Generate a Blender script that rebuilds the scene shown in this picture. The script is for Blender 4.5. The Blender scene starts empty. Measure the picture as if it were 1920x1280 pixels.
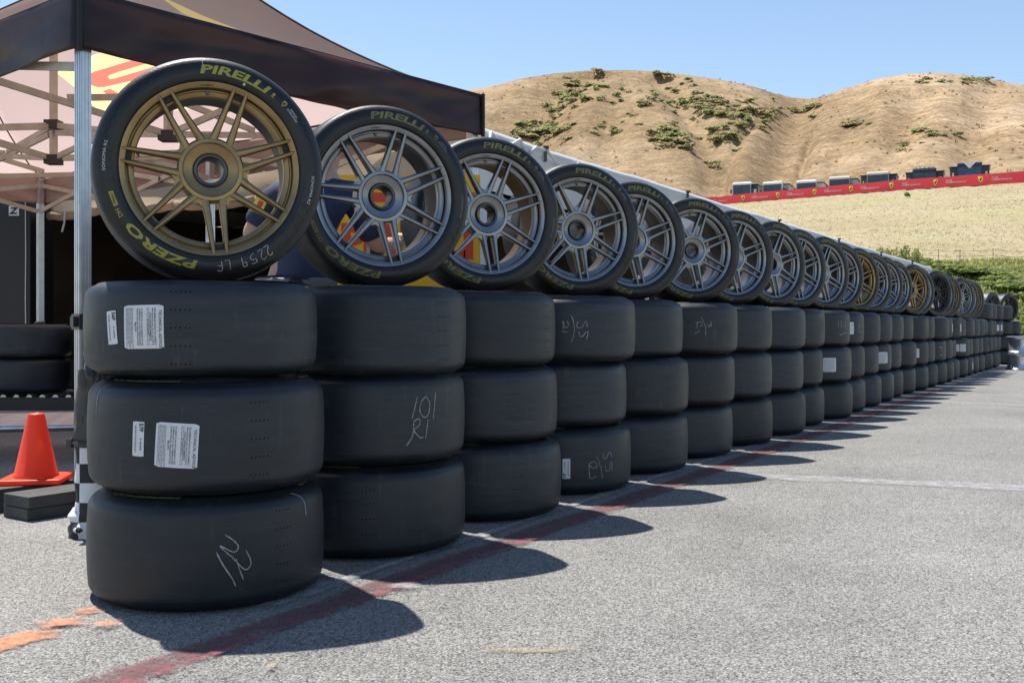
import bpy, math, random
import numpy as np
from mathutils import Vector, Matrix, noise as mnoise
R = math.radians
rnd = random.Random(7)
scene = bpy.context.scene
C = scene.collection

# ------------------------------------------------------------------ camera, world, sun, exposure
HC = 0.778
cam_data = bpy.data.cameras.new('camera')
cam = bpy.data.objects.new('camera', cam_data)
C.objects.link(cam)
cam.location = (0, 0, HC)
cam.rotation_euler = (R(90), 0, 0)
cam_data.sensor_width = 36
cam_data.lens = 1950 / 1920 * 36
cam_data.shift_y = -26 / 1920
cam_data.clip_start = 0.05
cam_data.clip_end = 3000
scene.camera = cam

SUN_DIR = Vector((0.27, -0.32, -1.0)).normalized()      # the way the light travels
SUN_EL = math.asin(-SUN_DIR.z)
world = bpy.data.worlds.new('World')
scene.world = world
world.use_nodes = True
wn = world.node_tree
wn.nodes.clear()
w_out = wn.nodes.new('ShaderNodeOutputWorld')
w_bg = wn.nodes.new('ShaderNodeBackground')
w_sky = wn.nodes.new('ShaderNodeTexSky')
w_sky.sky_type = 'NISHITA'
w_sky.sun_disc = False
w_sky.sun_elevation = SUN_EL
w_sky.sun_rotation = math.atan2(-SUN_DIR.x, -SUN_DIR.y)
w_sky.altitude = 50
w_sky.air_density = 1.0
w_sky.dust_density = 0.3
w_sky.ozone_density = 0.5
w_bg.inputs['Strength'].default_value = 0.104
wn.links.new(w_sky.outputs[0], w_bg.inputs['Color'])
wn.links.new(w_bg.outputs[0], w_out.inputs['Surface'])

sun_data = bpy.data.lights.new('sun', 'SUN')
sun_data.energy = 4.9
sun_data.angle = R(0.5)
sun_data.color = (1.0, 0.95, 0.87)
sun = bpy.data.objects.new('sun', sun_data)
sun.rotation_euler = SUN_DIR.to_track_quat('-Z', 'Y').to_euler()
C.objects.link(sun)
scene.view_settings.view_transform = 'Standard'
scene.view_settings.look = 'None'
scene.view_settings.gamma = 1
scene.view_settings.exposure = 0.7
scene.view_settings.use_curve_mapping = False

# ------------------------------------------------------------------ materials
def pbr(name, col, rough=0.6, metal=0.0, var=None, scale=8.0, bump=0.0, bscale=60.0, coat=0.0, spec=0.5, trans=None, detail=6, objrand=0.0):
    m = bpy.data.materials.new(name)
    m.use_nodes = True
    nt = m.node_tree
    b = nt.nodes['Principled BSDF']
    b.inputs['Roughness'].default_value = rough
    b.inputs['Metallic'].default_value = metal
    b.inputs['Coat Weight'].default_value = coat
    b.inputs['Specular IOR Level'].default_value = spec
    b.inputs['Base Color'].default_value = (*col, 1)
    tc = nt.nodes.new('ShaderNodeTexCoord')
    vec = tc.outputs['Object']
    if objrand:
        oi = nt.nodes.new('ShaderNodeObjectInfo')
        va = nt.nodes.new('ShaderNodeVectorMath'); va.operation = 'ADD'
        mu = nt.nodes.new('ShaderNodeMath'); mu.operation = 'MULTIPLY'; mu.inputs[1].default_value = objrand
        nt.links.new(oi.outputs['Random'], mu.inputs[0])
        nt.links.new(vec, va.inputs[0]); nt.links.new(mu.outputs[0], va.inputs[1])
        vec = va.outputs[0]
    if var is not None:
        n = nt.nodes.new('ShaderNodeTexNoise'); n.inputs['Scale'].default_value = scale; n.inputs['Detail'].default_value = detail
        r = nt.nodes.new('ShaderNodeValToRGB')
        r.color_ramp.elements[0].position = 0.35; r.color_ramp.elements[0].color = (*col, 1)
        r.color_ramp.elements[1].position = 0.68; r.color_ramp.elements[1].color = (*var, 1)
        nt.links.new(vec, n.inputs['Vector']); nt.links.new(n.outputs['Fac'], r.inputs[0])
        nt.links.new(r.outputs[0], b.inputs['Base Color'])
    if bump:
        n2 = nt.nodes.new('ShaderNodeTexNoise'); n2.inputs['Scale'].default_value = bscale; n2.inputs['Detail'].default_value = 4
        bp = nt.nodes.new('ShaderNodeBump'); bp.inputs['Strength'].default_value = bump; bp.inputs['Distance'].default_value = 0.01
        nt.links.new(vec, n2.inputs['Vector']); nt.links.new(n2.outputs['Fac'], bp.inputs['Height'])
        nt.links.new(bp.outputs[0], b.inputs['Normal'])
    if trans is not None:
        out = nt.nodes['Material Output']
        tr = nt.nodes.new('ShaderNodeBsdfTranslucent'); tr.inputs['Color'].default_value = (*trans[0], 1)
        mx = nt.nodes.new('ShaderNodeMixShader'); mx.inputs[0].default_value = trans[1]
        nt.links.new(b.outputs[0], mx.inputs[1]); nt.links.new(tr.outputs[0], mx.inputs[2])
        nt.links.new(mx.outputs[0], out.inputs['Surface'])
    return m

M = {}
def rubber_material():
    m = pbr('slick_rubber', (0.016, 0.017, 0.019), 0.52, objrand=40.0, spec=0.5)
    nt = m.node_tree; b = nt.nodes['Principled BSDF']
    tc = nt.nodes['Texture Coordinate'] if 'Texture Coordinate' in nt.nodes else [n for n in nt.nodes if n.type == 'TEX_COORD'][0]
    vec = [n for n in nt.nodes if n.type == 'VECT_MATH'][0].outputs[0]
    # rings of scuffing that run round the tread
    mp = nt.nodes.new('ShaderNodeMapping'); mp.inputs['Scale'].default_value = (3.0, 3.0, 24.0)
    nt.links.new(vec, mp.inputs['Vector'])
    n1 = nt.nodes.new('ShaderNodeTexNoise'); n1.inputs['Scale'].default_value = 1.6; n1.inputs['Detail'].default_value = 8; n1.inputs['Roughness'].default_value = 0.62
    nt.links.new(mp.outputs[0], n1.inputs['Vector'])
    n2 = nt.nodes.new('ShaderNodeTexNoise'); n2.inputs['Scale'].default_value = 5.0; n2.inputs['Detail'].default_value = 9; n2.inputs['Roughness'].default_value = 0.7
    nt.links.new(vec, n2.inputs['Vector'])
    add = nt.nodes.new('ShaderNodeMath'); add.operation = 'ADD'
    nt.links.new(n1.outputs['Fac'], add.inputs[0]); nt.links.new(n2.outputs['Fac'], add.inputs[1])
    r = nt.nodes.new('ShaderNodeValToRGB')
    e = r.color_ramp.elements
    e[0].position = 0.40; e[0].color = (0.0072, 0.0108, 0.0165, 1)  # blue of the reflected sky put into the black rubber colour
    e[1].position = 0.58; e[1].color = (0.0155, 0.0205, 0.0270, 1)
    x = e.new(0.68); x.color = (0.036, 0.037, 0.038, 1)
    hlf = nt.nodes.new('ShaderNodeMath'); hlf.operation = 'MULTIPLY'; hlf.inputs[1].default_value = 0.5
    nt.links.new(add.outputs[0], hlf.inputs[0]); nt.links.new(hlf.outputs[0], r.inputs[0])
    oi = [n for n in nt.nodes if n.type == 'OBJECT_INFO'][0]
    br = nt.nodes.new('ShaderNodeMapRange'); br.inputs[3].default_value = 0.75; br.inputs[4].default_value = 1.5
    nt.links.new(oi.outputs['Random'], br.inputs[0])
    mul = nt.nodes.new('ShaderNodeMix'); mul.data_type = 'RGBA'; mul.blend_type = 'MULTIPLY'; mul.inputs[0].default_value = 1
    nt.links.new(r.outputs[0], mul.inputs[6]); nt.links.new(br.outputs[0], mul.inputs[7])
    # unworn shoulders are darker than the scuffed running face; dry scratches cross the face
    sep = nt.nodes.new('ShaderNodeSeparateXYZ'); nt.links.new(tc.outputs['Object'], sep.inputs[0])
    ab = nt.nodes.new('ShaderNodeMath'); ab.operation = 'ABSOLUTE'; nt.links.new(sep.outputs['Z'], ab.inputs[0])
    wv = nt.nodes.new('ShaderNodeMath'); wv.operation = 'MULTIPLY_ADD'; wv.inputs[1].default_value = 0.03
    nt.links.new(n2.outputs['Fac'], wv.inputs[0]); nt.links.new(ab.outputs[0], wv.inputs[2])
    fr = nt.nodes.new('ShaderNodeMapRange'); fr.inputs[1].default_value = 0.127; fr.inputs[2].default_value = 0.133; fr.inputs[3].default_value = 1.12; fr.inputs[4].default_value = 0.72
    nt.links.new(wv.outputs[0], fr.inputs[0])
    mul2 = nt.nodes.new('ShaderNodeMix'); mul2.data_type = 'RGBA'; mul2.blend_type = 'MULTIPLY'; mul2.inputs[0].default_value = 1
    nt.links.new(mul.outputs[2], mul2.inputs[6]); nt.links.new(fr.outputs[0], mul2.inputs[7])
    m2 = nt.nodes.new('ShaderNodeMapping'); m2.inputs['Scale'].default_value = (38, 38, 3.0); m2.inputs['Rotation'].default_value = (0.5, 0.3, 0)
    nt.links.new(vec, m2.inputs['Vector'])
    n4 = nt.nodes.new('ShaderNodeTexNoise'); n4.inputs['Scale'].default_value = 1.0; n4.inputs['Detail'].default_value = 5; n4.inputs['Roughness'].default_value = 0.7
    nt.links.new(m2.outputs[0], n4.inputs['Vector'])
    sm = nt.nodes.new('ShaderNodeMath'); sm.operation = 'MULTIPLY'; nt.links.new(n4.outputs['Fac'], sm.inputs[0]); nt.links.new(n2.outputs['Fac'], sm.inputs[1])
    sr = nt.nodes.new('ShaderNodeMapRange'); sr.inputs[1].default_value = 0.31; sr.inputs[2].default_value = 0.42; sr.inputs[3].default_value = 0; sr.inputs[4].default_value = 0.75
    nt.links.new(sm.outputs[0], sr.inputs[0])
    mx3 = nt.nodes.new('ShaderNodeMix'); mx3.data_type = 'RGBA'; mx3.inputs[7].default_value = (0.055, 0.054, 0.051, 1)
    nt.links.new(sr.outputs[0], mx3.inputs[0]); nt.links.new(mul2.outputs[2], mx3.inputs[6])
    nt.links.new(mx3.outputs[2], b.inputs['Base Color'])
    rr = nt.nodes.new('ShaderNodeMapRange'); rr.inputs[1].default_value = 0.3; rr.inputs[2].default_value = 0.7; rr.inputs[3].default_value = 0.40; rr.inputs[4].default_value = 0.60
    nt.links.new(n2.outputs['Fac'], rr.inputs[0]); nt.links.new(rr.outputs[0], b.inputs['Roughness'])
    bp = nt.nodes.new('ShaderNodeBump'); bp.inputs['Strength'].default_value = 0.12; bp.inputs['Distance'].default_value = 0.004
    n3 = nt.nodes.new('ShaderNodeTexNoise'); n3.inputs['Scale'].default_value = 90; n3.inputs['Detail'].default_value = 4
    nt.links.new(vec, n3.inputs['Vector']); nt.links.new(n3.outputs['Fac'], bp.inputs['Height']); nt.links.new(bp.outputs[0], b.inputs['Normal'])
    return m
M['rubber'] = rubber_material()
M['sidewall'] = pbr('sidewall_rubber', (0.009, 0.010, 0.012), 0.42, var=(0.018, 0.019, 0.021), scale=7, bump=0.1, bscale=120, objrand=30)
M['liner'] = pbr('tyre_liner', (0.012, 0.012, 0.012), 0.8)
M['yellow'] = pbr('yellow_print', (0.40, 0.36, 0.05), 0.6, var=(0.30, 0.27, 0.06), scale=90)
M['yellow_old'] = pbr('faded_yellow_print', (0.22, 0.21, 0.075), 0.7, var=(0.12, 0.115, 0.05), scale=90)
M['white_print'] = pbr('white_print', (0.55, 0.56, 0.56), 0.6)
M['grey_print'] = pbr('grey_print', (0.20, 0.21, 0.22), 0.6)
M['emboss'] = pbr('embossed_rubber', (0.008, 0.008, 0.009), 0.35)
M['chalk'] = pbr('chalk', (0.50, 0.51, 0.52), 0.9, var=(0.2, 0.2, 0.21), scale=160)
M['label'] = pbr('label_paper', (0.74, 0.75, 0.76), 0.5, var=(0.68, 0.69, 0.70), scale=20)
M['ink'] = pbr('black_ink', (0.02, 0.02, 0.022), 0.6)
M['hole_shade'] = pbr('gauge_hole', (0.0012, 0.0012, 0.0012), 1.0, spec=0.0)  # flat near-black dots, the shade of the cavities put into the colour
M['ink_soft'] = pbr('small_print_ink', (0.26, 0.27, 0.28), 0.6)
M['gold'] = pbr('gold_wheel_paint', (0.35, 0.25, 0.125), 0.36, 0.9, var=(0.25, 0.175, 0.088), scale=9, bump=0.05, bscale=50)
M['bronze'] = pbr('bronze_wheel_paint', (0.25, 0.185, 0.105), 0.42, 0.65, var=(0.18, 0.13, 0.08), scale=9)
M['silver'] = pbr('silver_grey_wheel_paint', (0.290, 0.298, 0.312), 0.32, 1.0, var=(0.215, 0.219, 0.228), scale=9, bump=0.05, bscale=50)
M['blackwheel'] = pbr('black_wheel_paint', (0.018, 0.018, 0.022), 0.3, 0.3)
M['darkwheel'] = pbr('dark_grey_wheel_paint', (0.09, 0.09, 0.095), 0.4, 0.6)
M['steel'] = pbr('dark_steel', (0.10, 0.10, 0.105), 0.35, 0.9)
M['brightsteel'] = pbr('bright_steel', (0.55, 0.56, 0.58), 0.28, 1.0, var=(0.42, 0.43, 0.45), scale=12)
M['pocket_dark'] = pbr('dark_spoke_pocket', (0.03, 0.027, 0.025), 0.7)  # dark blocks between the spoke ends
M['alu'] = pbr('aluminium', (0.62, 0.64, 0.67), 0.32, 0.85, var=(0.52, 0.54, 0.57), scale=14)
M['frame'] = pbr('frame_aluminium', (0.52, 0.47, 0.40), 0.5, 0.35, var=(0.42, 0.37, 0.31), scale=10)
M['plastic'] = pbr('dark_plastic', (0.03, 0.028, 0.027), 0.5)
M['barrel'] = pbr('dark_wheel_barrel', (0.055, 0.050, 0.047), 0.42, 0.6, var=(0.085, 0.072, 0.062), scale=10)  # inner barrel, darker than the wheel face
M['valance_lit'] = pbr('lit_valance_fabric', (0.40, 0.29, 0.25), 0.7, trans=((0.6, 0.45, 0.4), 0.4))  # glow of the far valances put into a paler copy of the fabric
M['canopy'] = pbr('canopy_fabric', (0.075, 0.042, 0.038), 0.62, var=(0.09, 0.052, 0.046), scale=5, bump=0.12, bscale=7, trans=((0.55, 0.415, 0.385), 0.62))
M['valance'] = pbr('valance_fabric', (0.022, 0.015, 0.020), 0.38, var=(0.034, 0.022, 0.026), scale=4, bump=0.5, bscale=7, trans=((0.46, 0.31, 0.28), 0.42))
M['seam'] = pbr('seam_tape', (0.008, 0.008, 0.010), 0.6)
M['logo_yellow'] = pbr('canopy_print_yellow', (0.62, 0.47, 0.12), 0.6, trans=((0.90, 0.76, 0.34), 0.74))
M['logo_red'] = pbr('canopy_print_red', (0.50, 0.08, 0.05), 0.6, trans=((0.80, 0.20, 0.15), 0.70))
M['white_tent'] = pbr('white_tent_fabric', (0.74, 0.75, 0.76), 0.6, var=(0.66, 0.67, 0.68), scale=3, bump=0.25, bscale=6, trans=((0.7, 0.7, 0.7), 0.25))
M['tan_tent'] = pbr('tan_tent_fabric', (0.60, 0.47, 0.34), 0.7, var=(0.50, 0.39, 0.28), scale=3, bump=0.3, bscale=7, trans=((0.85, 0.66, 0.46), 0.5))
M['dark_wall'] = pbr('dark_inner_sheet', (0.05, 0.038, 0.030), 0.85, var=(0.07, 0.052, 0.042), scale=2)
M['orange'] = pbr('cone_plastic', (0.85, 0.10, 0.035), 0.42, var=(0.80, 0.085, 0.03), scale=6, trans=((0.95, 0.16, 0.06), 0.38))
M['black_block'] = pbr('black_block', (0.035, 0.035, 0.035), 0.75, var=(0.06, 0.06, 0.06), scale=14, bump=0.2, bscale=60)
M['skin'] = pbr('skin', (0.52, 0.30, 0.22), 0.5, var=(0.47, 0.26, 0.19), scale=30)
M['navy'] = pbr('navy_cloth', (0.025, 0.033, 0.075), 0.8, var=(0.018, 0.024, 0.055), scale=8, bump=0.3, bscale=14)
M['trousers'] = pbr('black_cloth', (0.015, 0.015, 0.018), 0.85, bump=0.3, bscale=14)
M['hair'] = pbr('hair', (0.10, 0.08, 0.065), 0.7, var=(0.2, 0.18, 0.16), scale=80)
M['glove'] = pbr('yellow_glove', (0.62, 0.60, 0.22), 0.7)
M['belt'] = pbr('grey_belt', (0.13, 0.135, 0.14), 0.6)
M['banner_yellow'] = pbr('banner_yellow', (0.80, 0.42, 0.015), 0.55)
M['banner_red'] = pbr('banner_red', (0.62, 0.06, 0.015), 0.55)
M['red_banner'] = pbr('red_banner', (0.66, 0.035, 0.045), 0.5, var=(0.58, 0.03, 0.04), scale=0.6, bump=0.3, bscale=2.5)
M['badge_yellow'] = pbr('badge_yellow', (0.80, 0.62, 0.06), 0.5)
M['white'] = pbr('white_paint', (0.78, 0.78, 0.77), 0.4, var=(0.72, 0.72, 0.71), scale=3)
M['cream'] = pbr('cream_paint', (0.66, 0.62, 0.55), 0.4)
M['rvdark'] = pbr('dark_vehicle_paint', (0.03, 0.035, 0.045), 0.3)
M['rvgrey'] = pbr('grey_vehicle_paint', (0.30, 0.31, 0.33), 0.35)
M['rvblue'] = pbr('blue_vehicle_paint', (0.03, 0.09, 0.30), 0.3)
M['rvnavy'] = pbr('navy_vehicle_paint', (0.015, 0.03, 0.085), 0.3)
M['glass'] = pbr('dark_glass', (0.02, 0.035, 0.06), 0.12, var=(0.05, 0.07, 0.10), scale=1.2)
M['tyre_far'] = pbr('road_tyre', (0.02, 0.02, 0.02), 0.7)
M['wrap'] = pbr('black_plastic_wrap', (0.03, 0.028, 0.03), 0.16, var=(0.05, 0.045, 0.045), scale=12, bump=0.8, bscale=22)
M['bagfab'] = pbr('olive_black_fabric', (0.05, 0.048, 0.042), 0.6, var=(0.08, 0.075, 0.065), scale=12, bump=0.4, bscale=20)
M['greypanel'] = pbr('grey_panel', (0.11, 0.125, 0.125), 0.5)
M['blackpanel'] = pbr('black_panel', (0.010, 0.010, 0.013), 0.45)
M['post_dark'] = pbr('weathered_post', (0.10, 0.08, 0.06), 0.8)

def check_material():
    m = pbr('checkered_cloth', (0.8, 0.8, 0.8), 0.6)
    nt = m.node_tree; b = nt.nodes['Principled BSDF']
    tc = [n for n in nt.nodes if n.type == 'TEX_COORD'][0]
    ch = nt.nodes.new('ShaderNodeTexChecker'); ch.inputs['Scale'].default_value = 14.0
    ch.inputs['Color1'].default_value = (0.75, 0.76, 0.78, 1); ch.inputs['Color2'].default_value = (0.015, 0.015, 0.015, 1)
    mp = nt.nodes.new('ShaderNodeMapping'); mp.inputs['Location'].default_value = (0.013, 0.017, 0.011)
    nt.links.new(tc.outputs['Object'], mp.inputs[0]); nt.links.new(mp.outputs[0], ch.inputs['Vector']); nt.links.new(ch.outputs[0], b.inputs['Base Color'])
    return m
M['check'] = check_material()

# asphalt: chip seal, pale stones in a dark binder; paint layers share the same relief
def asphalt_nodes(nt, b):
    tc = [n for n in nt.nodes if n.type == 'TEX_COORD'][0]
    L = nt.links
    geo = nt.nodes.new('ShaderNodeNewGeometry')
    P = geo.outputs['Position']
    wob = nt.nodes.new('ShaderNodeTexNoise'); wob.inputs['Scale'].default_value = 90; wob.inputs['Detail'].default_value = 2
    L.new(P, wob.inputs['Vector'])
    sc = nt.nodes.new('ShaderNodeVectorMath'); sc.operation = 'SCALE'; sc.inputs['Scale'].default_value = 0.010
    L.new(wob.outputs['Color'], sc.inputs[0])
    ad = nt.nodes.new('ShaderNodeVectorMath'); ad.operation = 'ADD'
    L.new(P, ad.inputs[0]); L.new(sc.outputs[0], ad.inputs[1])
    v = nt.nodes.new('ShaderNodeTexVoronoi'); v.inputs['Scale'].default_value = 190; v.feature = 'F1'
    v2 = nt.nodes.new('ShaderNodeTexVoronoi'); v2.inputs['Scale'].default_value = 300
    L.new(ad.outputs[0], v.inputs['Vector']); L.new(ad.outputs[0], v2.inputs['Vector'])
    cell = nt.nodes.new('ShaderNodeSeparateColor'); L.new(v.outputs['Color'], cell.inputs[0])
    ramp = nt.nodes.new('ShaderNodeValToRGB')
    e = ramp.color_ramp.elements
    e[0].position = 0.0; e[0].color = (0.165, 0.161, 0.153, 1)
    e[1].position = 1.0; e[1].color = (0.44, 0.432, 0.415, 1)
    x = e.new(0.55); x.color = (0.285, 0.279, 0.266, 1)
    x = e.new(0.88); x.color = (0.35, 0.342, 0.325, 1)
    L.new(cell.outputs[0], ramp.inputs[0])
    # binder between the stones
    gap = nt.nodes.new('ShaderNodeMapRange'); gap.inputs[1].default_value = 0.45; gap.inputs[2].default_value = 0.80
    gap.inputs[3].default_value = 1.0; gap.inputs[4].default_value = 0.30
    L.new(v.outputs['Distance'], gap.inputs[0])
    big = nt.nodes.new('ShaderNodeTexNoise'); big.inputs['Scale'].default_value = 0.9; big.inputs['Detail'].default_value = 7; big.inputs['Roughness'].default_value = 0.65
    L.new(P, big.inputs['Vector'])
    bm = nt.nodes.new('ShaderNodeMapRange'); bm.inputs[1].default_value = 0.3; bm.inputs[2].default_value = 0.7; bm.inputs[3].default_value = 0.74; bm.inputs[4].default_value = 1.18
    L.new(big.outputs['Fac'], bm.inputs[0])
    mul = nt.nodes.new('ShaderNodeMath'); mul.operation = 'MULTIPLY'
    st = nt.nodes.new('ShaderNodeTexNoise'); st.inputs['Scale'].default_value = 0.45; st.inputs['Detail'].default_value = 8; st.inputs['Roughness'].default_value = 0.7
    L.new(P, st.inputs['Vector'])
    sm = nt.nodes.new('ShaderNodeMapRange'); sm.inputs[1].default_value = 0.56; sm.inputs[2].default_value = 0.72; sm.inputs[3].default_value = 1.0; sm.inputs[4].default_value = 0.72
    L.new(st.outputs['Fac'], sm.inputs[0])
    m0 = nt.nodes.new('ShaderNodeMath'); m0.operation = 'MULTIPLY'
    L.new(gap.outputs[0], m0.inputs[0]); L.new(sm.outputs[0], m0.inputs[1])
    L.new(m0.outputs[0], mul.inputs[0]); L.new(bm.outputs[0], mul.inputs[1])
    mx = nt.nodes.new('ShaderNodeMix'); mx.data_type = 'RGBA'; mx.blend_type = 'MULTIPLY'; mx.inputs[0].default_value = 1
    L.new(ramp.outputs[0], mx.inputs[6]); L.new(mul.outputs[0], mx.inputs[7])
    h = nt.nodes.new('ShaderNodeMath'); h.operation = 'MULTIPLY_ADD'; h.inputs[1].default_value = 0.45
    L.new(v2.outputs['Distance'], h.inputs[0]); L.new(v.outputs['Distance'], h.inputs[2])
    bp = nt.nodes.new('ShaderNodeBump'); bp.invert = True; bp.inputs['Strength'].default_value = 0.8; bp.inputs['Distance'].default_value = 0.0038
    L.new(h.outputs[0], bp.inputs['Height'])
    L.new(bp.outputs[0], b.inputs['Normal'])
    b.inputs['Roughness'].default_value = 0.85
    b.inputs['Specular IOR Level'].default_value = 0.3
    return mx.outputs[2], P, v, bp

def asphalt():
    m = pbr('chip_seal_asphalt', (0.2, 0.2, 0.2), 0.85)
    nt = m.node_tree; b = nt.nodes['Principled BSDF']
    col, P, v, bp = asphalt_nodes(nt, b)
    nt.links.new(col, b.inputs['Base Color'])
    return m
M['asphalt'] = asphalt()

def paint(name, col, cover, scale=30.0, soft=0.10):
    """worn road paint: the paint keeps to the stone tops, so it is see-through where worn off"""
    m = pbr(name, col, 0.8)
    nt = m.node_tree; b = nt.nodes['Principled BSDF']
    acol, P, v, bp = asphalt_nodes(nt, b)
    L = nt.links
    n = nt.nodes.new('ShaderNodeTexNoise'); n.inputs['Scale'].default_value = scale; n.inputs['Detail'].default_value = 5; n.inputs['Roughness'].default_value = 0.7
    L.new(P, n.inputs['Vector'])
    sub = nt.nodes.new('ShaderNodeMath'); sub.operation = 'MULTIPLY_ADD'; sub.inputs[1].default_value = -0.22
    L.new(v.outputs['Distance'], sub.inputs[0]); L.new(n.outputs['Fac'], sub.inputs[2])
    at = nt.nodes.new('ShaderNodeAttribute'); at.attribute_name = 'edge'
    ad = nt.nodes.new('ShaderNodeMath'); ad.operation = 'MULTIPLY_ADD'; ad.inputs[1].default_value = 0.45
    L.new(at.outputs['Fac'], ad.inputs[0]); L.new(sub.outputs[0], ad.inputs[2])
    r = nt.nodes.new('ShaderNodeMapRange'); r.inputs[1].default_value = 1 - cover - soft + 0.25; r.inputs[2].default_value = 1 - cover + soft + 0.25
    L.new(ad.outputs[0], r.inputs[0])
    mx = nt.nodes.new('ShaderNodeMix'); mx.data_type = 'RGBA'
    mx.inputs[6].default_value = (*[c * 0.72 for c in col], 1); mx.inputs[7].default_value = (*col, 1)
    L.new(n.outputs['Fac'], mx.inputs[0])
    L.new(mx.outputs[2], b.inputs['Base Color'])
    tr = nt.nodes.new('ShaderNodeBsdfTransparent'); ms = nt.nodes.new('ShaderNodeMixShader')
    L.new(r.outputs[0], ms.inputs[0]); L.new(tr.outputs[0], ms.inputs[1]); L.new(b.outputs[0], ms.inputs[2])
    L.new(ms.outputs[0], nt.nodes['Material Output'].inputs['Surface'])
    return m
M['p_red'] = paint('worn_red_paint', (0.215, 0.098, 0.106), 0.46, 18, 0.24)
M['p_pink'] = paint('fresh_pink_paint', (0.36, 0.115, 0.13), 0.34, 22, 0.22)
M['p_white'] = paint('worn_white_paint', (0.50, 0.50, 0.51), 0.38, 16, 0.28)
M['p_orange'] = paint('orange_spray_paint', (0.66, 0.29, 0.17), 0.62, 34, 0.24)
M['p_yellow'] = paint('yellow_spray_paint', (0.46, 0.38, 0.24), 0.36, 18, 0.22)
M['p_green'] = paint('green_spray_paint', (0.12, 0.52, 0.32), 0.5, 40)

# ------------------------------------------------------------------ mesh helpers
class MB:
    def __init__(s): s.v = []; s.f = []; s.m = []
    def add(s, vs, fs, mi=0):
        o = len(s.v); s.v.extend([tuple(map(float, p)) for p in vs]); s.f.extend([tuple(i + o for i in f) for f in fs]); s.m.extend([mi] * len(fs))
    def box(s, c, d, rot=None, mi=0, taper=1.0):
        x, y, z = d[0] / 2, d[1] / 2, d[2] / 2
        t = taper
        vs = [(-x, -y, -z), (x, -y, -z), (x, y, -z), (-x, y, -z), (-x * t, -y * t, z), (x * t, -y * t, z), (x * t, y * t, z), (-x * t, y * t, z)]
        vs = [Vector(p) for p in vs]
        if rot is not None: vs = [rot @ p for p in vs]
        s.add([p + Vector(c) for p in vs], [(0, 3, 2, 1), (4, 5, 6, 7), (0, 1, 5, 4), (1, 2, 6, 5), (2, 3, 7, 6), (3, 0, 4, 7)], mi)
    def bar(s, a, b, w, h=None, mi=0, up=Vector((0, 0, 1))):
        a = Vector(a); b = Vector(b); h = h or w
        d = (b - a); l = d.length; d.normalize()
        if abs(d.dot(up)) > 0.98: up = Vector((1, 0, 0)) if abs(d.x) < 0.9 else Vector((0, 1, 0))
        x = d.cross(up).normalized(); z = x.cross(d)
        rot = Matrix((x, d, z)).transposed()
        s.box((a + b) / 2, (w, l, h), rot, mi)
    def tube(s, pts, rad, n=8, mi=0, cap=True):
        pts = [Vector(p) for p in pts]
        if not hasattr(rad, '__len__'): rad = [rad] * len(pts)
        rings = []
        t0 = (pts[1] - pts[0]).normalized()
        x = t0.orthogonal().normalized()
        for i, p in enumerate(pts):
            t = (pts[min(i + 1, len(pts) - 1)] - pts[max(i - 1, 0)]).normalized()
            x = (x - t * x.dot(t)).normalized(); y = t.cross(x)
            rings.append([p + (x * math.cos(2 * math.pi * k / n) + y * math.sin(2 * math.pi * k / n)) * rad[i] for k in range(n)])
        vs = [q for r in rings for q in r]; fs = []
        for i in range(len(pts) - 1):
            for k in range(n):
                fs.append((i * n + k, i * n + (k + 1) % n, (i + 1) * n + (k + 1) % n, (i + 1) * n + k))
        if cap: fs += [tuple(range(n))[::-1], tuple(range((len(pts) - 1) * n, len(pts) * n))]
        s.add(vs, fs, mi)
    def lathe(s, prof, n=48, axis='z', mi=0, closed=False):
        """prof: (radius, height) pairs"""
        vs = []; fs = []
        for (r, h) in prof:
            for k in range(n):
                a = 2 * math.pi * k / n
                if axis == 'z': vs.append((r * math.cos(a), r * math.sin(a), h))
                else: vs.append((r * math.cos(a), h, r * math.sin(a)))
        m = len(prof)
        for i in range(m if closed else m - 1):
            j = (i + 1) % m
            for k in range(n):
                k2 = (k + 1) % n
                q = (i * n + k, i * n + k2, j * n + k2, j * n + k)
                fs.append(q if axis == 'z' else q[::-1])
        s.add(vs, fs, mi)
    def mesh(s, name, mats, smooth=False, angle=None):
        me = bpy.data.meshes.new(name)
        me.from_pydata(s.v, [], s.f)
        for m in (mats if isinstance(mats, (list, tuple)) else [mats]): me.materials.append(m)
        if len(set(s.m)) > 1: me.polygons.foreach_set('material_index', s.m)
        if smooth or angle: me.polygons.foreach_set('use_smooth', [True] * len(s.f))
        if angle: me.set_sharp_from_angle(angle=R(angle))
        me.update()
        return me

def obj(name, me, parent=None, loc=None, rot=None):
    o = bpy.data.objects.new(name, me)
    C.objects.link(o)
    if parent is not None: o.parent = parent
    if loc is not None: o.location = loc
    if rot is not None: o.rotation_euler = rot
    return o
def tag(o, label=None, cat=None, group=None, kind=None):
    if label: o['label'] = label
    if cat: o['category'] = cat
    if group: o['group'] = group
    if kind: o['kind'] = kind
    return o
def empty(name, loc=(0, 0, 0), rz=0.0):
    o = bpy.data.objects.new(name, None); C.objects.link(o); o.location = loc; o.rotation_euler = (0, 0, rz)
    o.empty_display_size = 0.1
    return o
def copy_tree(o, parent=None):
    c = o.copy(); C.objects.link(c)
    if parent is not None: c.parent = parent
    for ch in list(o.children): copy_tree(ch, c)
    return c

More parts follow.
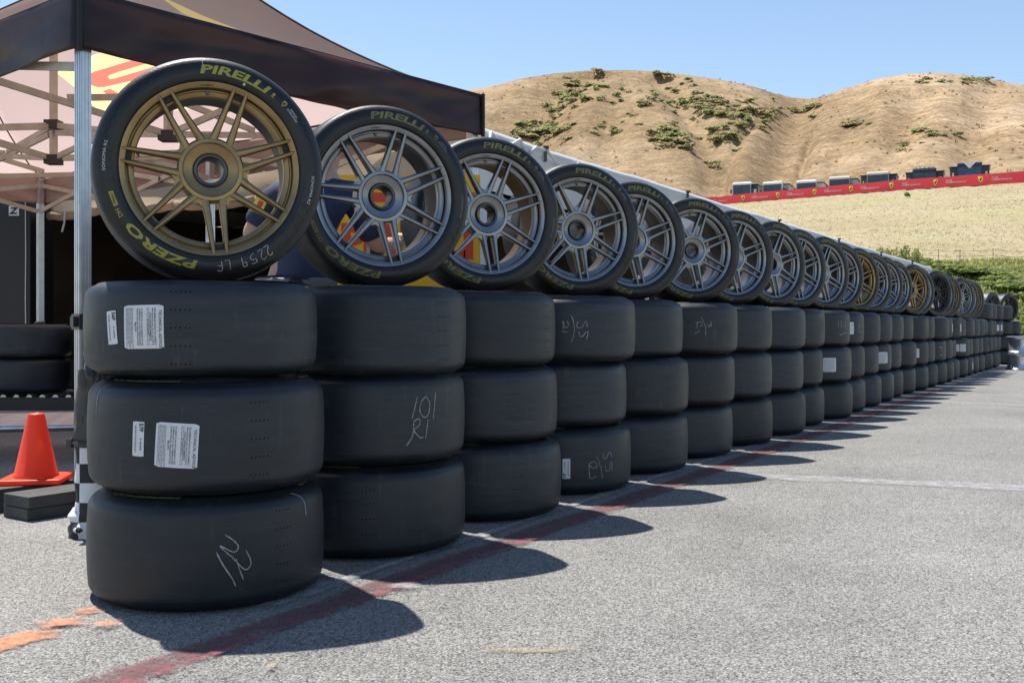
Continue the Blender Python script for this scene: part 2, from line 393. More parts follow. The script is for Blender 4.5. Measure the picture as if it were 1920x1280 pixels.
_text_cache = {}
def text_geo(txt, bold=0.0, shear=0.0, xs=1.0, spacing=1.0, fine=False):
    """flat glyph geometry, cap height 1, centred on x"""
    key = (txt, bold, shear, xs, spacing, fine)
    if key in _text_cache: return _text_cache[key]
    cu = bpy.data.curves.new('lettering_source', 'FONT')
    cu.body = txt; cu.size = 1.0; cu.offset = bold; cu.resolution_u = 2; cu.space_character = spacing
    ob = bpy.data.objects.new('lettering_source', cu); C.objects.link(ob)
    bpy.context.view_layer.update()
    dg = bpy.context.evaluated_depsgraph_get()
    me = ob.evaluated_get(dg).to_mesh()
    v = np.array([tuple(p.co) for p in me.vertices])[:, :2]; f = [tuple(p.vertices) for p in me.polygons]
    ob.evaluated_get(dg).to_mesh_clear()
    bpy.data.objects.remove(ob); bpy.data.curves.remove(cu)
    v = v / 0.70
    v[:, 0] = v[:, 0] * xs + v[:, 1] * shear
    v[:, 0] -= (v[:, 0].min() + v[:, 0].max()) / 2
    if fine:                           # small facets, so that the print can follow a bulging sidewall
        import bmesh
        bm = bmesh.new(); bv = [bm.verts.new((a, b_, 0)) for a, b_ in v]
        for q in f:
            try: bm.faces.new([bv[i] for i in q])
            except ValueError: pass
        for _ in range(3):
            bmesh.ops.triangulate(bm, faces=bm.faces[:])
            bmesh.ops.subdivide_edges(bm, edges=[e for e in bm.edges if e.calc_length() > .34], cuts=1)
        bmesh.ops.triangulate(bm, faces=bm.faces[:]); bm.verts.index_update()
        v = np.array([tuple(p.co)[:2] for p in bm.verts]); f = [tuple(p.index for p in q.verts) for q in bm.faces]; bm.free()
    _text_cache[key] = (v, f)
    return v, f
def width_of(v): return v[:, 0].max() - v[:, 0].min()

# ------------------------------------------------------------------ where the row stands
TH = R(30.13)
ROW = Vector((math.sin(TH), math.cos(TH), 0)); PERP = Vector((math.cos(TH), -math.sin(TH), 0))
P0 = Vector((-0.9136, 3.1318, 0)); STEP = 0.7718
STACK = [[(-0.926, 3.139), (-0.924, 3.138), (-0.932, 3.143)], [(-0.521, 3.796), (-0.523, 3.797), (-0.517, 3.794)], [(-0.139, 4.467), (-0.155, 4.477), (-0.163, 4.481)], [(0.236, 5.141), (0.216, 5.154), (0.257, 5.129)], [(0.628, 5.807), (0.631, 5.805), (0.603, 5.821)], [(1.017, 6.473), (1.028, 6.467), (1.044, 6.458)], [(1.427, 7.128), (1.422, 7.13), (1.423, 7.13)], [(1.835, 7.783), (1.821, 7.791), (1.834, 7.784)], [(2.181, 8.475), (2.17, 8.481), (2.185, 8.472)], [(2.618, 9.113), (2.61, 9.118), (2.598, 9.125)], [(2.964, 9.805), (2.959, 9.808), (2.952, 9.812)], [(3.351, 10.473), (3.327, 10.487), (3.342, 10.478)], [(3.724, 11.149), (3.702, 11.161), (3.708, 11.158)], [(4.08, 11.834), (4.062, 11.845), (4.083, 11.833)], [(4.476, 12.497), (4.485, 12.492), (4.453, 12.511)], [(4.889, 13.149), (4.889, 13.149), (4.893, 13.147)], [(5.279, 13.816), (5.25, 13.832), (5.246, 13.835)], [(5.678, 14.476), (5.665, 14.484), (5.701, 14.463)], [(6.059, 15.148), (6.043, 15.157), (6.045, 15.156)], [(6.431, 15.824), (6.386, 15.851), (6.455, 15.81)], [(6.841, 16.478), (6.865, 16.464), (6.816, 16.493)], [(7.228, 17.147), (7.221, 17.151), (7.245, 17.137)], [(7.616, 17.814), (7.618, 17.812), (7.63, 17.805)], [(8.017, 18.473), (7.994, 18.486), (8.016, 18.474)]]
WHEEL = [(-0.915, 3.131, 21.0), (-0.502, 3.819, 24.0), (-0.139, 4.467, 22.0), (0.29, 5.169, 21.0), (0.629, 5.796, 22.0), (1.088, 6.523, 19.0), (1.477, 7.191, 24.0), (1.916, 7.902, 31.0), (2.265, 8.537, 30.0), (2.685, 9.232, 32.0), (3.02, 9.856, 30.0), (3.411, 10.526, 31.0), (3.772, 11.172, 30.0), (4.149, 11.831, 33.0), (4.49, 12.46, 31.0), (5.019, 13.245, 33.0), (5.317, 13.838, 32.0), (5.896, 14.664, 31.0), (6.2, 15.262, 33.0), (6.585, 15.928, 32.0), (7.132, 16.727, 31.0), (7.495, 17.375, 33.0), (7.898, 18.055, 32.0)]

# ------------------------------------------------------------------ ground and painted marks
def grid_mesh(name, pts_rows, mat, smooth=True, edge=None):
    n = len(pts_rows); k = len(pts_rows[0])
    v = [p for r in pts_rows for p in r]
    f = [(i * k + j, i * k + j + 1, (i + 1) * k + j + 1, (i + 1) * k + j) for i in range(n - 1) for j in range(k - 1)]
    me = bpy.data.meshes.new(name); me.from_pydata([tuple(p) for p in v], [], f); me.materials.append(mat)
    me.polygons.foreach_set('use_smooth', [smooth] * len(f))
    if edge is not None:
        a = me.attributes.new('edge', 'FLOAT', 'POINT'); a.data.foreach_set('value', edge)
    me.update(); return me

g = MB(); g.add([(-60, -12, 0), (70, -12, 0), (70, 34.6, 0), (-60, 34.6, 0)], [(0, 1, 2, 3)])
tag(obj('asphalt_ground', g.mesh('asphalt_ground', M['asphalt'])), kind='structure')

def ribbon(name, pts, width, mat, z, seg=0.05, wob=0.0):
    """painted strip on the ground with soft worn edges"""
    pts = [Vector((p[0], p[1], 0)) for p in pts]
    rows = []; edge = []
    prof = [(-0.5, 0.0), (-0.36, 0.8), (-0.2, 1.0), (0.2, 1.0), (0.36, 0.8), (0.5, 0.0)]
    out = []
    for a, b in zip(pts[:-1], pts[1:]):
        n = max(1, int((b - a).length / seg))
        for i in range(n): out.append(a.lerp(b, i / n))
    out.append(pts[-1])
    L = len(out)
    for i, p in enumerate(out):
        t = (out[min(i + 1, L - 1)] - out[max(i - 1, 0)]).normalized(); q = Vector((t.y, -t.x, 0))
        w = width * (1 + wob * mnoise.noise(Vector((p.x * 4, p.y * 4, z * 50)))); off = wob * 0.25 * width * mnoise.noise(Vector((p.x * 3, p.y * 3, 7.7)))
        e_end = min(1.0, min(i, L - 1 - i) * 0.5)
        rows.append([p + q * (u * w + off) + Vector((0, 0, z)) for u, _ in prof]); edge += [e * e_end for _, e in prof]
    return tag(obj(name, grid_mesh(name, rows, mat, edge=edge)), kind='structure')

def gp(px, py):                       # a spot on the asphalt surveyed from the photograph
    Y = 1950 * HC / (py - 614); return ((px - 960) / 1950 * Y, Y)
l0 = Vector((-1.32, 1.5, 0)); lr = lambda d, off: tuple((Vector((-0.882, 2.278, 0)) + ROW * d + PERP * off))[:2]
ribbon('red_line', [lr(-1.6, 0), lr(12.5, 0)], 0.14, M['p_red'], 0.004, 0.08, 0.25)
ribbon('pink_line', [lr(-1.6, 0.055), lr(4.0, 0.062), lr(14.5, 0.06)], 0.05, M['p_pink'], 0.008, 0.06, 0.6)
ribbon('white_line', [gp(1360, 891), gp(1640, 903), gp(2100, 925)], 0.22, M['p_white'], 0.004, 0.06, 0.5)
ribbon('far_white_line', [gp(1640, 749), gp(2150, 770)], 0.16, M['p_white'], 0.004, 0.1, 0.5)
ribbon('chalk_line', [lr(0.55, -0.14), lr(5.6, -0.15)], 0.07, M['p_white'], 0.006, 0.05, 0.8)
ribbon('white_paint_patch', [gp(705, 1103), gp(800, 1106)], 0.07, M['p_white'], 0.012, 0.03, 0.8)
ribbon('white_paint_patch', [gp(640, 1092), gp(600, 1075)], 0.05, M['p_white'], 0.012, 0.03, 0.8)
ribbon('orange_mark', [gp(-60, 1228), gp(60, 1196), gp(118, 1186)], 0.12, M['p_orange'], 0.004, 0.03, 0.5)
ribbon('orange_mark', [gp(62, 1178), gp(165, 1166)], 0.10, M['p_orange'], 0.008, 0.03, 0.5)
ribbon('orange_mark', [gp(135, 1155), gp(198, 1141)], 0.08, M['p_orange'], 0.004, 0.03, 0.5)
ribbon('orange_mark', [gp(172, 1183), gp(236, 1168)], 0.07, M['p_orange'], 0.012, 0.03, 0.5)
ribbon('yellow_mark', [gp(880, 1223), gp(1115, 1219)], 0.045, M['p_yellow'], 0.004, 0.03, 0.5)
ribbon('yellow_mark', [gp(495, 1268), gp(532, 1232)], 0.03, M['p_yellow'], 0.012, 0.02, 0.7)
ribbon('green_mark', [gp(104, 1100), gp(134, 1099)], 0.04, M['p_green'], 0.004, 0.02, 0.4)

# ------------------------------------------------------------------ terrain: bank, dry slope, terrace, hills
RIDGE = [(-900, 420), (-400, 330), (300, 240), (600, 196), (700, 180), (760, 168), (800, 165), (840, 171), (880, 169), (930, 160), (980, 147), (1040, 138), (1100, 133), (1180, 132), (1240, 136), (1300, 144), (1350, 152), (1400, 163), (1440, 172), (1490, 183), (1520, 184), (1560, 179), (1600, 167), (1650, 152), (1700, 145), (1760, 143), (1800, 146), (1860, 156), (1920, 166), (2100, 200), (2500, 260), (3000, 330)]
RX = np.array([p[0] for p in RIDGE], float); RY = np.array([p[1] for p in RIDGE], float)
def ridge_slope(u):                      # tangent of the elevation of the skyline in a bearing
    return (614 - np.interp(u, RX, RY)) / 1950
def banner_Y(u): return 1.0 / np.interp(u, [300, 1345, 1920, 2600], [1 / 210, 1 / 125, 1 / 90, 1 / 72])
def banner_z(u):
    yb = np.interp(u, [300, 1345, 1390, 1680, 1900, 2600], [452, 384, 380, 357, 344, 300])
    return HC + (614 - yb) / 1950 * banner_Y(u)
GULLY = [([(1490, 1.0), (1495, .7), (1480, .42), (1430, .0)], 7.0, 38), ([(1522, .50), (1500, .28), (1475, .14), (1452, .0)], 3.6, 8),
         ([(1235, .78), (1285, .5), (1335, .33), (1335, .0)], 5.0, 26), ([(1110, .86), (1040, .66), (1008, .42), (985, 0)], 6.0, 40),
         ([(1400, .45), (1370, .3), (1345, .12), (1330, 0)], 2.5, 10), ([(1720, .6), (1690, .35), (1640, .1)], 3.0, 30), ([(1180, .7), (1150, .45), (1120, .2)], 3.0, 24),
         ([(1860, .8), (1840, .45), (1800, .1)], 3.0, 34), ([(1590, .8), (1600, .5), (1570, .2)], 2.0, 26)]
YR = 330.0
def fbm(x, y, s, o=4):
    return mnoise.fractal(Vector((x * s, y * s, 3.3)), 1.0, 2.0, o)
def ground_z(X, Y):
    u = 960 + 1950 * X / Y
    yb = float(banner_Y(u)); zb = float(banner_z(u))
    rm = float(np.interp(u, [1420, 1600, 1900], [1.0, 0.94, 0.92])); yr = YR * rm
    zr = HC + float(ridge_slope(u)) * yr
    if Y < 34: return 0.0
    if Y < yb:
        y0, y1 = 34.0, 50.0
        zf = HC + (614 - 492) / 1950 * 50
        if Y < y1:
            t = (Y - y0) / (y1 - y0); z = zf * (0.35 * t + 0.65 * t * t * (3 - 2 * t))
            return z + 0.25 * fbm(X, Y, 0.25) * min(1, t * 3)
        t = (Y - y1) / (yb - y1)
        z = zf + (zb - zf) * (t ** 0.95)
        return z + 0.28 * fbm(X, Y, 0.09) * math.sin(math.pi * min(1, t)) 
    yh = yb + 42
    if Y < yh:
        t = (Y - yb) / 42
        return zb + 0.5 * t + 3.0 * t * t
    zh = zb + 3.5
    if Y <= yr:
        t = (Y - yh) / (yr - yh)
        z = zh + (zr - zh) * (0.80 * t + 0.20 * math.sin(t * math.pi / 2) + 0.10 * math.sin(2 * math.pi * t) * -0.3)
        env = math.sin(math.pi * t) ** 0.7 if 0 < t < 1 else 0
        z += env * (1.9 * fbm(X, Y, 0.008, 2) + 0.45 * fbm(X, Y, 0.03, 3)) + 0.03 * fbm(X + 40, Y, 0.13, 3)
        for path, dep, wid in GULLY:
            for (ua, ta), (ub, tb) in zip(path[:-1], path[1:]):
                if min(ta, tb) - 0.02 <= t <= max(ta, tb) + 0.02:
                    k = min(1, max(0, (t - ta) / (tb - ta))); uc = ua + (ub - ua) * k + 7 * mnoise.noise(Vector((t * 14, dep, wid)))
                    z -= dep * .62 * min(1, (1.03 - t) * 3.5) * math.exp(-((u - uc) / (wid * 1.25)) ** 2)
                    break
        return z
    t = (Y - yr) / 220
    return zr - 60 * t * t + 0.14 * fbm(X + 40, Y, 0.15) * max(0, 1 - 4 * t)

us = np.concatenate([np.arange(-900, 640, 44), np.arange(640, 2000, 5.0), np.arange(2000, 3000, 44)])
ys = np.concatenate([np.arange(33.8, 52, 0.7), np.arange(52, 84, 2.0), np.arange(84, 180, 2.2), np.arange(180, 300, 2.4), np.arange(300, 340, 1.6), np.arange(340, 560, 22)])
rows = []
for Y in ys:
    r = []
    for u in us:
        X = (u - 960) / 1950 * Y
        r.append((X, Y, ground_z(X, Y) - (0.05 if Y < 34 else 0)))
    rows.append(r)
def hill_material():
    m = pbr('dry_grass', (0.5, 0.36, 0.2), 0.95, spec=0.1)
    nt = m.node_tree; b = nt.nodes['Principled BSDF']; L = nt.links
    geo = nt.nodes.new('ShaderNodeNewGeometry'); P = geo.outputs['Position']
    sep = nt.nodes.new('ShaderNodeSeparateXYZ'); L.new(P, sep.inputs[0])
    def nz(s, d=6, r=0.6, v=P):
        n = nt.nodes.new('ShaderNodeTexNoise'); n.inputs['Scale'].default_value = s; n.inputs['Detail'].default_value = d; n.inputs['Roughness'].default_value = r
        L.new(v, n.inputs['Vector']); return n.outputs['Fac']
    def ramp(fac, stops):
        r = nt.nodes.new('ShaderNodeValToRGB'); e = r.color_ramp.elements
        e[0].position, e[0].color = stops[0][0], (*stops[0][1], 1); e[1].position, e[1].color = stops[-1][0], (*stops[-1][1], 1)
        for p, c in stops[1:-1]: x = e.new(p); x.color = (*c, 1)
        L.new(fac, r.inputs[0]); return r.outputs[0]
    def mix(f, a, b_):
        x = nt.nodes.new('ShaderNodeMix'); x.data_type = 'RGBA'
        if isinstance(f, float): x.inputs[0].default_value = f
        else: L.new(f, x.inputs[0])
        L.new(a, x.inputs[6]); L.new(b_, x.inputs[7]); return x.outputs[2]
    def rng(v, a, b_, c=0.0, d=1.0):
        x = nt.nodes.new('ShaderNodeMapRange'); x.inputs[1].default_value = a; x.inputs[2].default_value = b_; x.inputs[3].default_value = c; x.inputs[4].default_value = d
        L.new(v, x.inputs[0]); return x.outputs[0]
    # far hills: straw, bare earth, a little grey scrub
    far = ramp(nz(0.045, 9, 0.62), [(0.30, (0.185, 0.118, 0.060)), (0.45, (0.280, 0.190, 0.105)), (0.58, (0.345, 0.245, 0.142)), (0.72, (0.41, 0.305, 0.19))])
    fine = ramp(nz(0.9, 8, 0.75), [(0.38, (0.13, 0.088, 0.044)), (0.49, (0.305, 0.215, 0.122)), (0.62, (0.45, 0.340, 0.215))])
    far = mix(0.62, far, fine)
    sc = nt.nodes.new('ShaderNodeMapping'); sc.inputs['Scale'].default_value = (0.5, 0.16, 0.16); L.new(P, sc.inputs[0])
    streak = rng(nz(0.5, 7, 0.7, sc.outputs[0]), 0.47, 0.66, 0, 0.55)
    scrub = nt.nodes.new('ShaderNodeRGB'); scrub.outputs[0].default_value = (0.150, 0.112, 0.066, 1)
    far = mix(streak, far, scrub.outputs[0])
    # cattle terraces that follow the contours, and broad patches of browner grass
    mc = nt.nodes.new('ShaderNodeMapping'); mc.inputs['Scale'].default_value = (0.035, 0.06, 0.9); L.new(P, mc.inputs[0])
    brown = nt.nodes.new('ShaderNodeRGB'); brown.outputs[0].default_value = (0.190, 0.122, 0.070, 1)
    far = mix(rng(nz(1.0, 7, 0.65, mc.outputs[0]), 0.45, 0.60, 0, 0.55), far, brown.outputs[0])
    pale = nt.nodes.new('ShaderNodeRGB'); pale.outputs[0].default_value = (0.45, 0.345, 0.235, 1)
    far = mix(rng(nz(0.022, 6, 0.6), 0.47, 0.60, 0, 0.55), far, pale.outputs[0])
    grass = nt.nodes.new('ShaderNodeRGB'); grass.outputs[0].default_value = (0.235, 0.165, 0.085, 1)
    far = mix(rng(nz(0.03, 8, 0.7, sc.outputs[0]), 0.46, 0.58, 0, 0.5), far, grass.outputs[0])
    def times(col, fac):
        x = nt.nodes.new('ShaderNodeMix'); x.data_type = 'RGBA'; x.blend_type = 'MULTIPLY'; x.inputs[0].default_value = 1
        L.new(col, x.inputs[6]); L.new(fac, x.inputs[7]); return x.outputs[2]
    far = times(far, rng(nz(0.33, 6, 0.7), 0.36, 0.64, 0.70, 1.14))
    far = times(far, rng(nz(1.6, 4, 0.7), 0.36, 0.64, 0.72, 1.16))
    far = times(far, rng(nz(0.012, 5, 0.6), 0.40, 0.60, 0.94, 1.18))
    # near slope: paler straw with greenish patches
    near = ramp(nz(0.16, 9, 0.66), [(0.30, (0.26, 0.215, 0.125)), (0.5, (0.34, 0.285, 0.175)), (0.72, (0.41, 0.35, 0.235))])
    nf = ramp(nz(3.2, 7, 0.75), [(0.33, (0.22, 0.18, 0.095)), (0.50, (0.34, 0.285, 0.175)), (0.68, (0.45, 0.39, 0.27))])
    near = mix(0.5, near, nf)
    grn = nt.nodes.new('ShaderNodeRGB'); grn.outputs[0].default_value = (0.29, 0.31, 0.125, 1)
    near = mix(rng(nz(0.07, 6, 0.6), 0.52, 0.70, 0, 0.30), near, grn.outputs[0])
    near = times(near, rng(nz(1.9, 5, 0.75), 0.36, 0.64, 0.84, 1.08))
    ter = mix(rng(sep.outputs['Z'], 14.0, 19.0), near, far)
    # green bank at the foot
    gr = ramp(nz(0.7, 8, 0.7), [(0.3, (0.085, 0.12, 0.03)), (0.5, (0.15, 0.18, 0.05)), (0.7, (0.27, 0.27, 0.10))])
    wob = nt.nodes.new('ShaderNodeMath'); wob.operation = 'MULTIPLY_ADD'; wob.inputs[1].default_value = 1.8
    L.new(nz(0.35, 5, 0.6), wob.inputs[0]); L.new(sep.outputs['Z'], wob.inputs[2])
    L.new(mix(rng(wob.outputs[0], 4.0, 4.9), gr, ter), b.inputs['Base Color'])
    bp = nt.nodes.new('ShaderNodeBump'); bp.inputs['Strength'].default_value = 0.22; bp.inputs['Distance'].default_value = 0.2
    L.new(nz(3.5, 9, 0.8), bp.inputs['Height']); L.new(bp.outputs[0], b.inputs['Normal'])
    return m
M['hill'] = hill_material()
tag(obj('hillside', grid_mesh('hillside', rows, M['hill'])), kind='structure')

def ray_ground(px, py, y0=150.0, y1=345.0):
    """first spot of the terrain met along a bearing at a given elevation"""
    a = (px - 960) / 1950; s = (614 - py) / 1950
    Y = y0
    while Y < y1:
        if ground_z(a * Y, Y) >= HC + s * Y: return Vector((a * Y, Y, ground_z(a * Y, Y)))
        Y += 1.5
    return None

# ---- leafy clumps
LEAFG = {}
def leaf_mat(name, c1, c2):
    m = pbr(name, c1, 0.75, var=c2, scale=0.9, objrand=60, trans=(tuple(min(1, c * 2.0) for c in c2), 0.48)); return m
M['leaf_a'] = leaf_mat('shrub_leaf', (0.135, 0.150, 0.058), (0.215, 0.225, 0.100))
M['leaf_b'] = leaf_mat('dusty_shrub_leaf', (0.165, 0.150, 0.075), (0.24, 0.215, 0.12))
M['leaf_c'] = leaf_mat('bank_leaf', (0.080, 0.110, 0.030), (0.145, 0.175, 0.052))
M['leaf_d'] = leaf_mat('pale_weed_leaf', (0.120, 0.145, 0.042), (0.215, 0.225, 0.080))
M['twig'] = pbr('twig', (0.10, 0.075, 0.05), 0.9)
def clump(name, n, mat, leaf=0.16, seed=0, flat=0.7, lobes=5, stem=True):
    """leaf-sized faces spread through several lobes; unit radius"""
    r = np.random.RandomState(seed)
    cs = [(r.uniform(-.55, .55), r.uniform(-.55, .55), r.uniform(.25, .75) * flat, r.uniform(.3, .55)) for _ in range(lobes)]
    vs = []; fs = []
    for i in range(n):
        c = cs[r.randint(lobes)]
        d = r.normal(size=3); d /= np.linalg.norm(d); d[2] = abs(d[2]) * 0.9 - 0.25
        p = np.array(c[:3]) + d * c[3] * (r.uniform(.45, 1.0) ** .5) * np.array([1, 1, flat])
        p[2] = max(p[2], 0.0)
        a = r.normal(size=3); a /= np.linalg.norm(a); b = np.cross(a, r.normal(size=3)); b /= np.linalg.norm(b)
        s = leaf * r.uniform(.6, 1.3); k = len(vs)
        vs += [p - a * s, p + b * s * .55, p + a * s, p - b * s * .55]; fs.append((k, k + 1, k + 2, k + 3))
    me = bpy.data.meshes.new(name); me.from_pydata([tuple(map(float, v)) for v in vs], [], fs); me.materials.append(mat)
    return me
shrub_meshes = [clump('shrub_crown', 150, M['leaf_a'] if i % 3 else M['leaf_b'], 0.20, 20 + i, 0.72, 5 + i % 3) for i in range(8)]
CLUSTERS = [(1078, 172, 30, 24, 13, 2.7), (1012, 248, 34, 30, 11, 2.7), (1045, 205, 9, 12, 12, 2.3), (1130, 242, 9, 18, 6, 1.9), (1200, 190, 24, 60, 20, 1.8), (1262, 158, 12, 26, 10, 1.9),
            (1325, 198, 36, 48, 13, 2.4), (1375, 214, 16, 34, 6, 2.3), (1445, 212, 14, 40, 5, 2.3), (1512, 204, 16, 26, 8, 2.3), (1268, 262, 26, 28, 13, 2.4), (1345, 262, 12, 22, 10, 2.3), (1392, 238, 10, 20, 5, 1.9),
            (1598, 236, 12, 16, 6, 1.9), (1748, 250, 8, 16, 7, 1.7), (1700, 272, 7, 14, 5, 1.3), (1335, 312, 7, 14, 8, 1.8), (1800, 153, 22, 70, 4, 1.6), (1540, 226, 5, 14, 4, 1.6), (1365, 340, 5, 14, 6, 2.2), (1750, 205, 3, 40, 6, 1.4),
            (1150, 268, 5, 26, 10, 1.6), (1000, 180, 8, 30, 20, 1.6), (820, 168, 6, 40, 3, 1.7), (1240, 240, 10, 50, 26, 1.5), (1640, 288, 3, 20, 4, 1.5), (1500, 292, 9, 7, 16, 0.9)]
n_shrub = 0
WHERE = ['high on the left shoulder of the left hill', 'low on the left hill above the marquee', 'in the upper gully at the left of the left hill', 'left of the middle of the left hill', 'across the upper middle of the left hill', 'at the skyline of the left hill', 'in the big dark patch at the middle of the left hill', 'right beside the big dark patch of the left hill', 'on the spur left of the saddle', 'in the saddle between the two hills', 'in the lower patch of the left hill', 'right of the lower patch of the left hill', 'on the slope left of the deep gully', 'low on the left flank of the right hill', 'on the middle of the right hill', 'below the middle of the right hill', 'just above the marquee on the left hill', 'on the skyline of the right hill', 'just right of the saddle', 'behind the leftmost motorhomes', 'spread over the open right hill', 'spread thinly low on the left hill', 'spread thinly high on the left hill', 'on the skyline beside the canopy', 'spread thinly over the middle of the left hill', 'above the black motorhomes', 'in the deep eroded gully']
rs = np.random.RandomState(11)
for ci, (cx, cy, cnt, sx, sy, sz) in enumerate(CLUSTERS):
    for _ in range(cnt):
        px, py = cx + rs.normal() * sx * .98, cy + rs.normal() * sy * .95
        p = ray_ground(px, py)
        if p is None or n_shrub >= 296: continue
        o = obj('hill_shrub', shrub_meshes[rs.randint(8)], None, p - Vector((0, 0, 0.15)), (0, 0, rs.uniform(0, 6.28)))
        s = sz * (rs.uniform(.3, 1.0) ** 1.2 + .25) * .88; o.scale = (s * rs.uniform(.9, 1.35), s * rs.uniform(.9, 1.2), s * rs.uniform(.5, .8))
        left = px < 1500; top = py < 165
        tag(o, 'green shrub %s' % WHERE[ci], 'shrub', 'shrubs %s' % WHERE[ci]); n_shrub += 1
# dry scrub and tussocks scattered too thickly to count
def scatter_mesh(name, pts, sizes, mat, blades, leaf, seed, up=0.8):
    r = np.random.RandomState(seed); vs = []; fs = []
    for p, s in zip(pts, sizes):
        for _ in range(blades):
            a = r.uniform(0, 6.283); l = s * r.uniform(.5, 1.2); w = s * leaf * r.uniform(.6, 1.3); t = r.uniform(.1, up)
            b = np.array(p) + np.array([r.normal(), r.normal(), 0]) * s * .3
            tip = b + np.array([math.cos(a) * l * t, math.sin(a) * l * t, l * (1 - .4 * t)])
            sd = np.array([-math.sin(a), math.cos(a), 0]) * w; k = len(vs)
            vs += [b - sd, b + sd, tip]; fs.append((k, k + 1, k + 2))
    me = bpy.data.meshes.new(name); me.from_pydata([tuple(map(float, v)) for v in vs], [], fs); me.materials.append(mat); return me
M['straw'] = pbr('dry_straw', (0.37, 0.31, 0.18), 0.9, var=(0.46, 0.40, 0.26), scale=0.5, trans=((0.4, 0.36, 0.22), 0.25))
M['scrub'] = pbr('dry_scrub', (0.25, 0.185, 0.10), 0.9, var=(0.38, 0.29, 0.17), scale=0.2)
pts = []; sz = []
while len(pts) < 900:
    u = rs.uniform(780, 1960); t = rs.uniform(0, 1); Y = 150 + 175 * t ** 1.1; X = (u - 960) / 1950 * Y
    if mnoise.noise(Vector((X * .03, Y * .03, 9))) + rs.uniform(-.5, .5) < 0.05: continue
    pts.append((X, Y, ground_z(X, Y) - .05)); sz.append(rs.uniform(.25, .7))
tag(obj('hill_scrub', scatter_mesh('hill_scrub', pts, sz, M['scrub'], 16, .10, 5)), kind='stuff')
pts = []; sz = []
while len(pts) < 14000:
    u = rs.uniform(1150, 2000); t = rs.uniform(0, 1); yb = float(banner_Y(u)); Y = 49 + (yb - 49.5) * t ** 1.3; X = (u - 960) / 1950 * Y
    pts.append((X, Y, ground_z(X, Y) - .03)); sz.append(rs.uniform(.05, .15))
tag(obj('dry_grass', scatter_mesh('dry_grass', pts, sz, M['straw'], 4, .16, 6)), kind='stuff')
# the leafy green bank at the foot of the slope
pts = []; sz = []
while len(pts) < 6500:
    u = rs.uniform(1560, 2050); Y = rs.uniform(34.5, 49.5); X = (u - 960) / 1950 * Y
    pts.append((X, Y, ground_z(X, Y) - .03)); sz.append(rs.uniform(.14, .32))
tag(obj('bank_weeds', scatter_mesh('bank_weeds', pts, sz, M['leaf_d'], 7, .13, 8)), kind='stuff')
bank_meshes = [clump('bush_crown', 900, M['leaf_c'], 0.085, 50 + i, 0.75, 7) for i in range(4)]
BUSH = [(1760, 44, 1.5), (1790, 43, 1.7), (1815, 41, 1.3), (1840, 43, 1.6), (1868, 42, 1.5), (1898, 40, 1.7), (1925, 39, 1.6), (1735, 45, 1.2), (1800, 38, 1.1), (1850, 37, 1.3), (1885, 36, 1.1), (1915, 34, 1.2), (1700, 47, 1.0), (1955, 41, 1.8)]
for i, (u, Y, s) in enumerate(BUSH):
    Y = 37 + (Y - 34) * .95; s *= 1.06
    X = (u - 960) / 1950 * Y
    o = obj('bank_bush', bank_meshes[i % 4], None, (X, Y, ground_z(X, Y) - .12), (0, 0, i * 1.3)); o.scale = (s * 1.25, s, s * .46)
    tag(o, 'leafy green bush on the bank behind the end of the tyre row', 'bush', 'bushes on the green bank')
weed = clump('tall_weed_crown', 500, M['leaf_d'], 0.09, 77, 1.4, 6)
for i, (u, Y, s, h) in enumerate([(1690, 48.5, .6, .85), (1660, 49, .5, .75), (1715, 48, .5, .8), (1640, 51, .35, .5)]):
    X = (u - 960) / 1950 * Y
    o = obj('tall_weed', weed, None, (X, Y, ground_z(X, Y) - .1), (0, 0, i * 2.1)); o.scale = (s, s, h)
    tag(o, 'pale yellow green weed standing tall behind the end of the white marquee', 'weed', 'tall weeds behind the marquee end')
o = obj('grass_tuft', clump('grass_tuft_crown', 220, M['leaf_c'], .16, 90, .8, 4), None, ray_ground(1703, 372, 60, 110)); o.scale = (.42, .42, .5)
tag(o, 'bright green grass tuft alone on the dry slope below the red banner', 'grass tuft')

# ---- thin wire fence above the bank
wf = empty('wire_fence', (0, 0, 0)); tag(wf, 'thin wire fence on dark posts above the green bank', 'fence')
fp = []
for u in (1722, 1760, 1800, 1862, 1925, 1990):
    Y = 50.5 - (u - 1722) * .012; X = (u - 960) / 1950 * Y; fp.append(Vector((X, Y, ground_z(X, Y))))
for p in fp:
    b = MB(); b.tube([(0, 0, -.2), (0, 0, .62)], .014, 6); obj('post', b.mesh('fence_post', M['post_dark']), wf, p)
for h in (.58, .33):
    b = MB()
    for a, c in zip(fp[:-1], fp[1:]):
        b.tube([a.lerp(c, k / 6) + Vector((0, 0, h - .05 * math.sin(math.pi * k / 6))) for k in range(7)], .008, 4)
    obj('wire', b.mesh('fence_wire', M['post_dark']), wf)

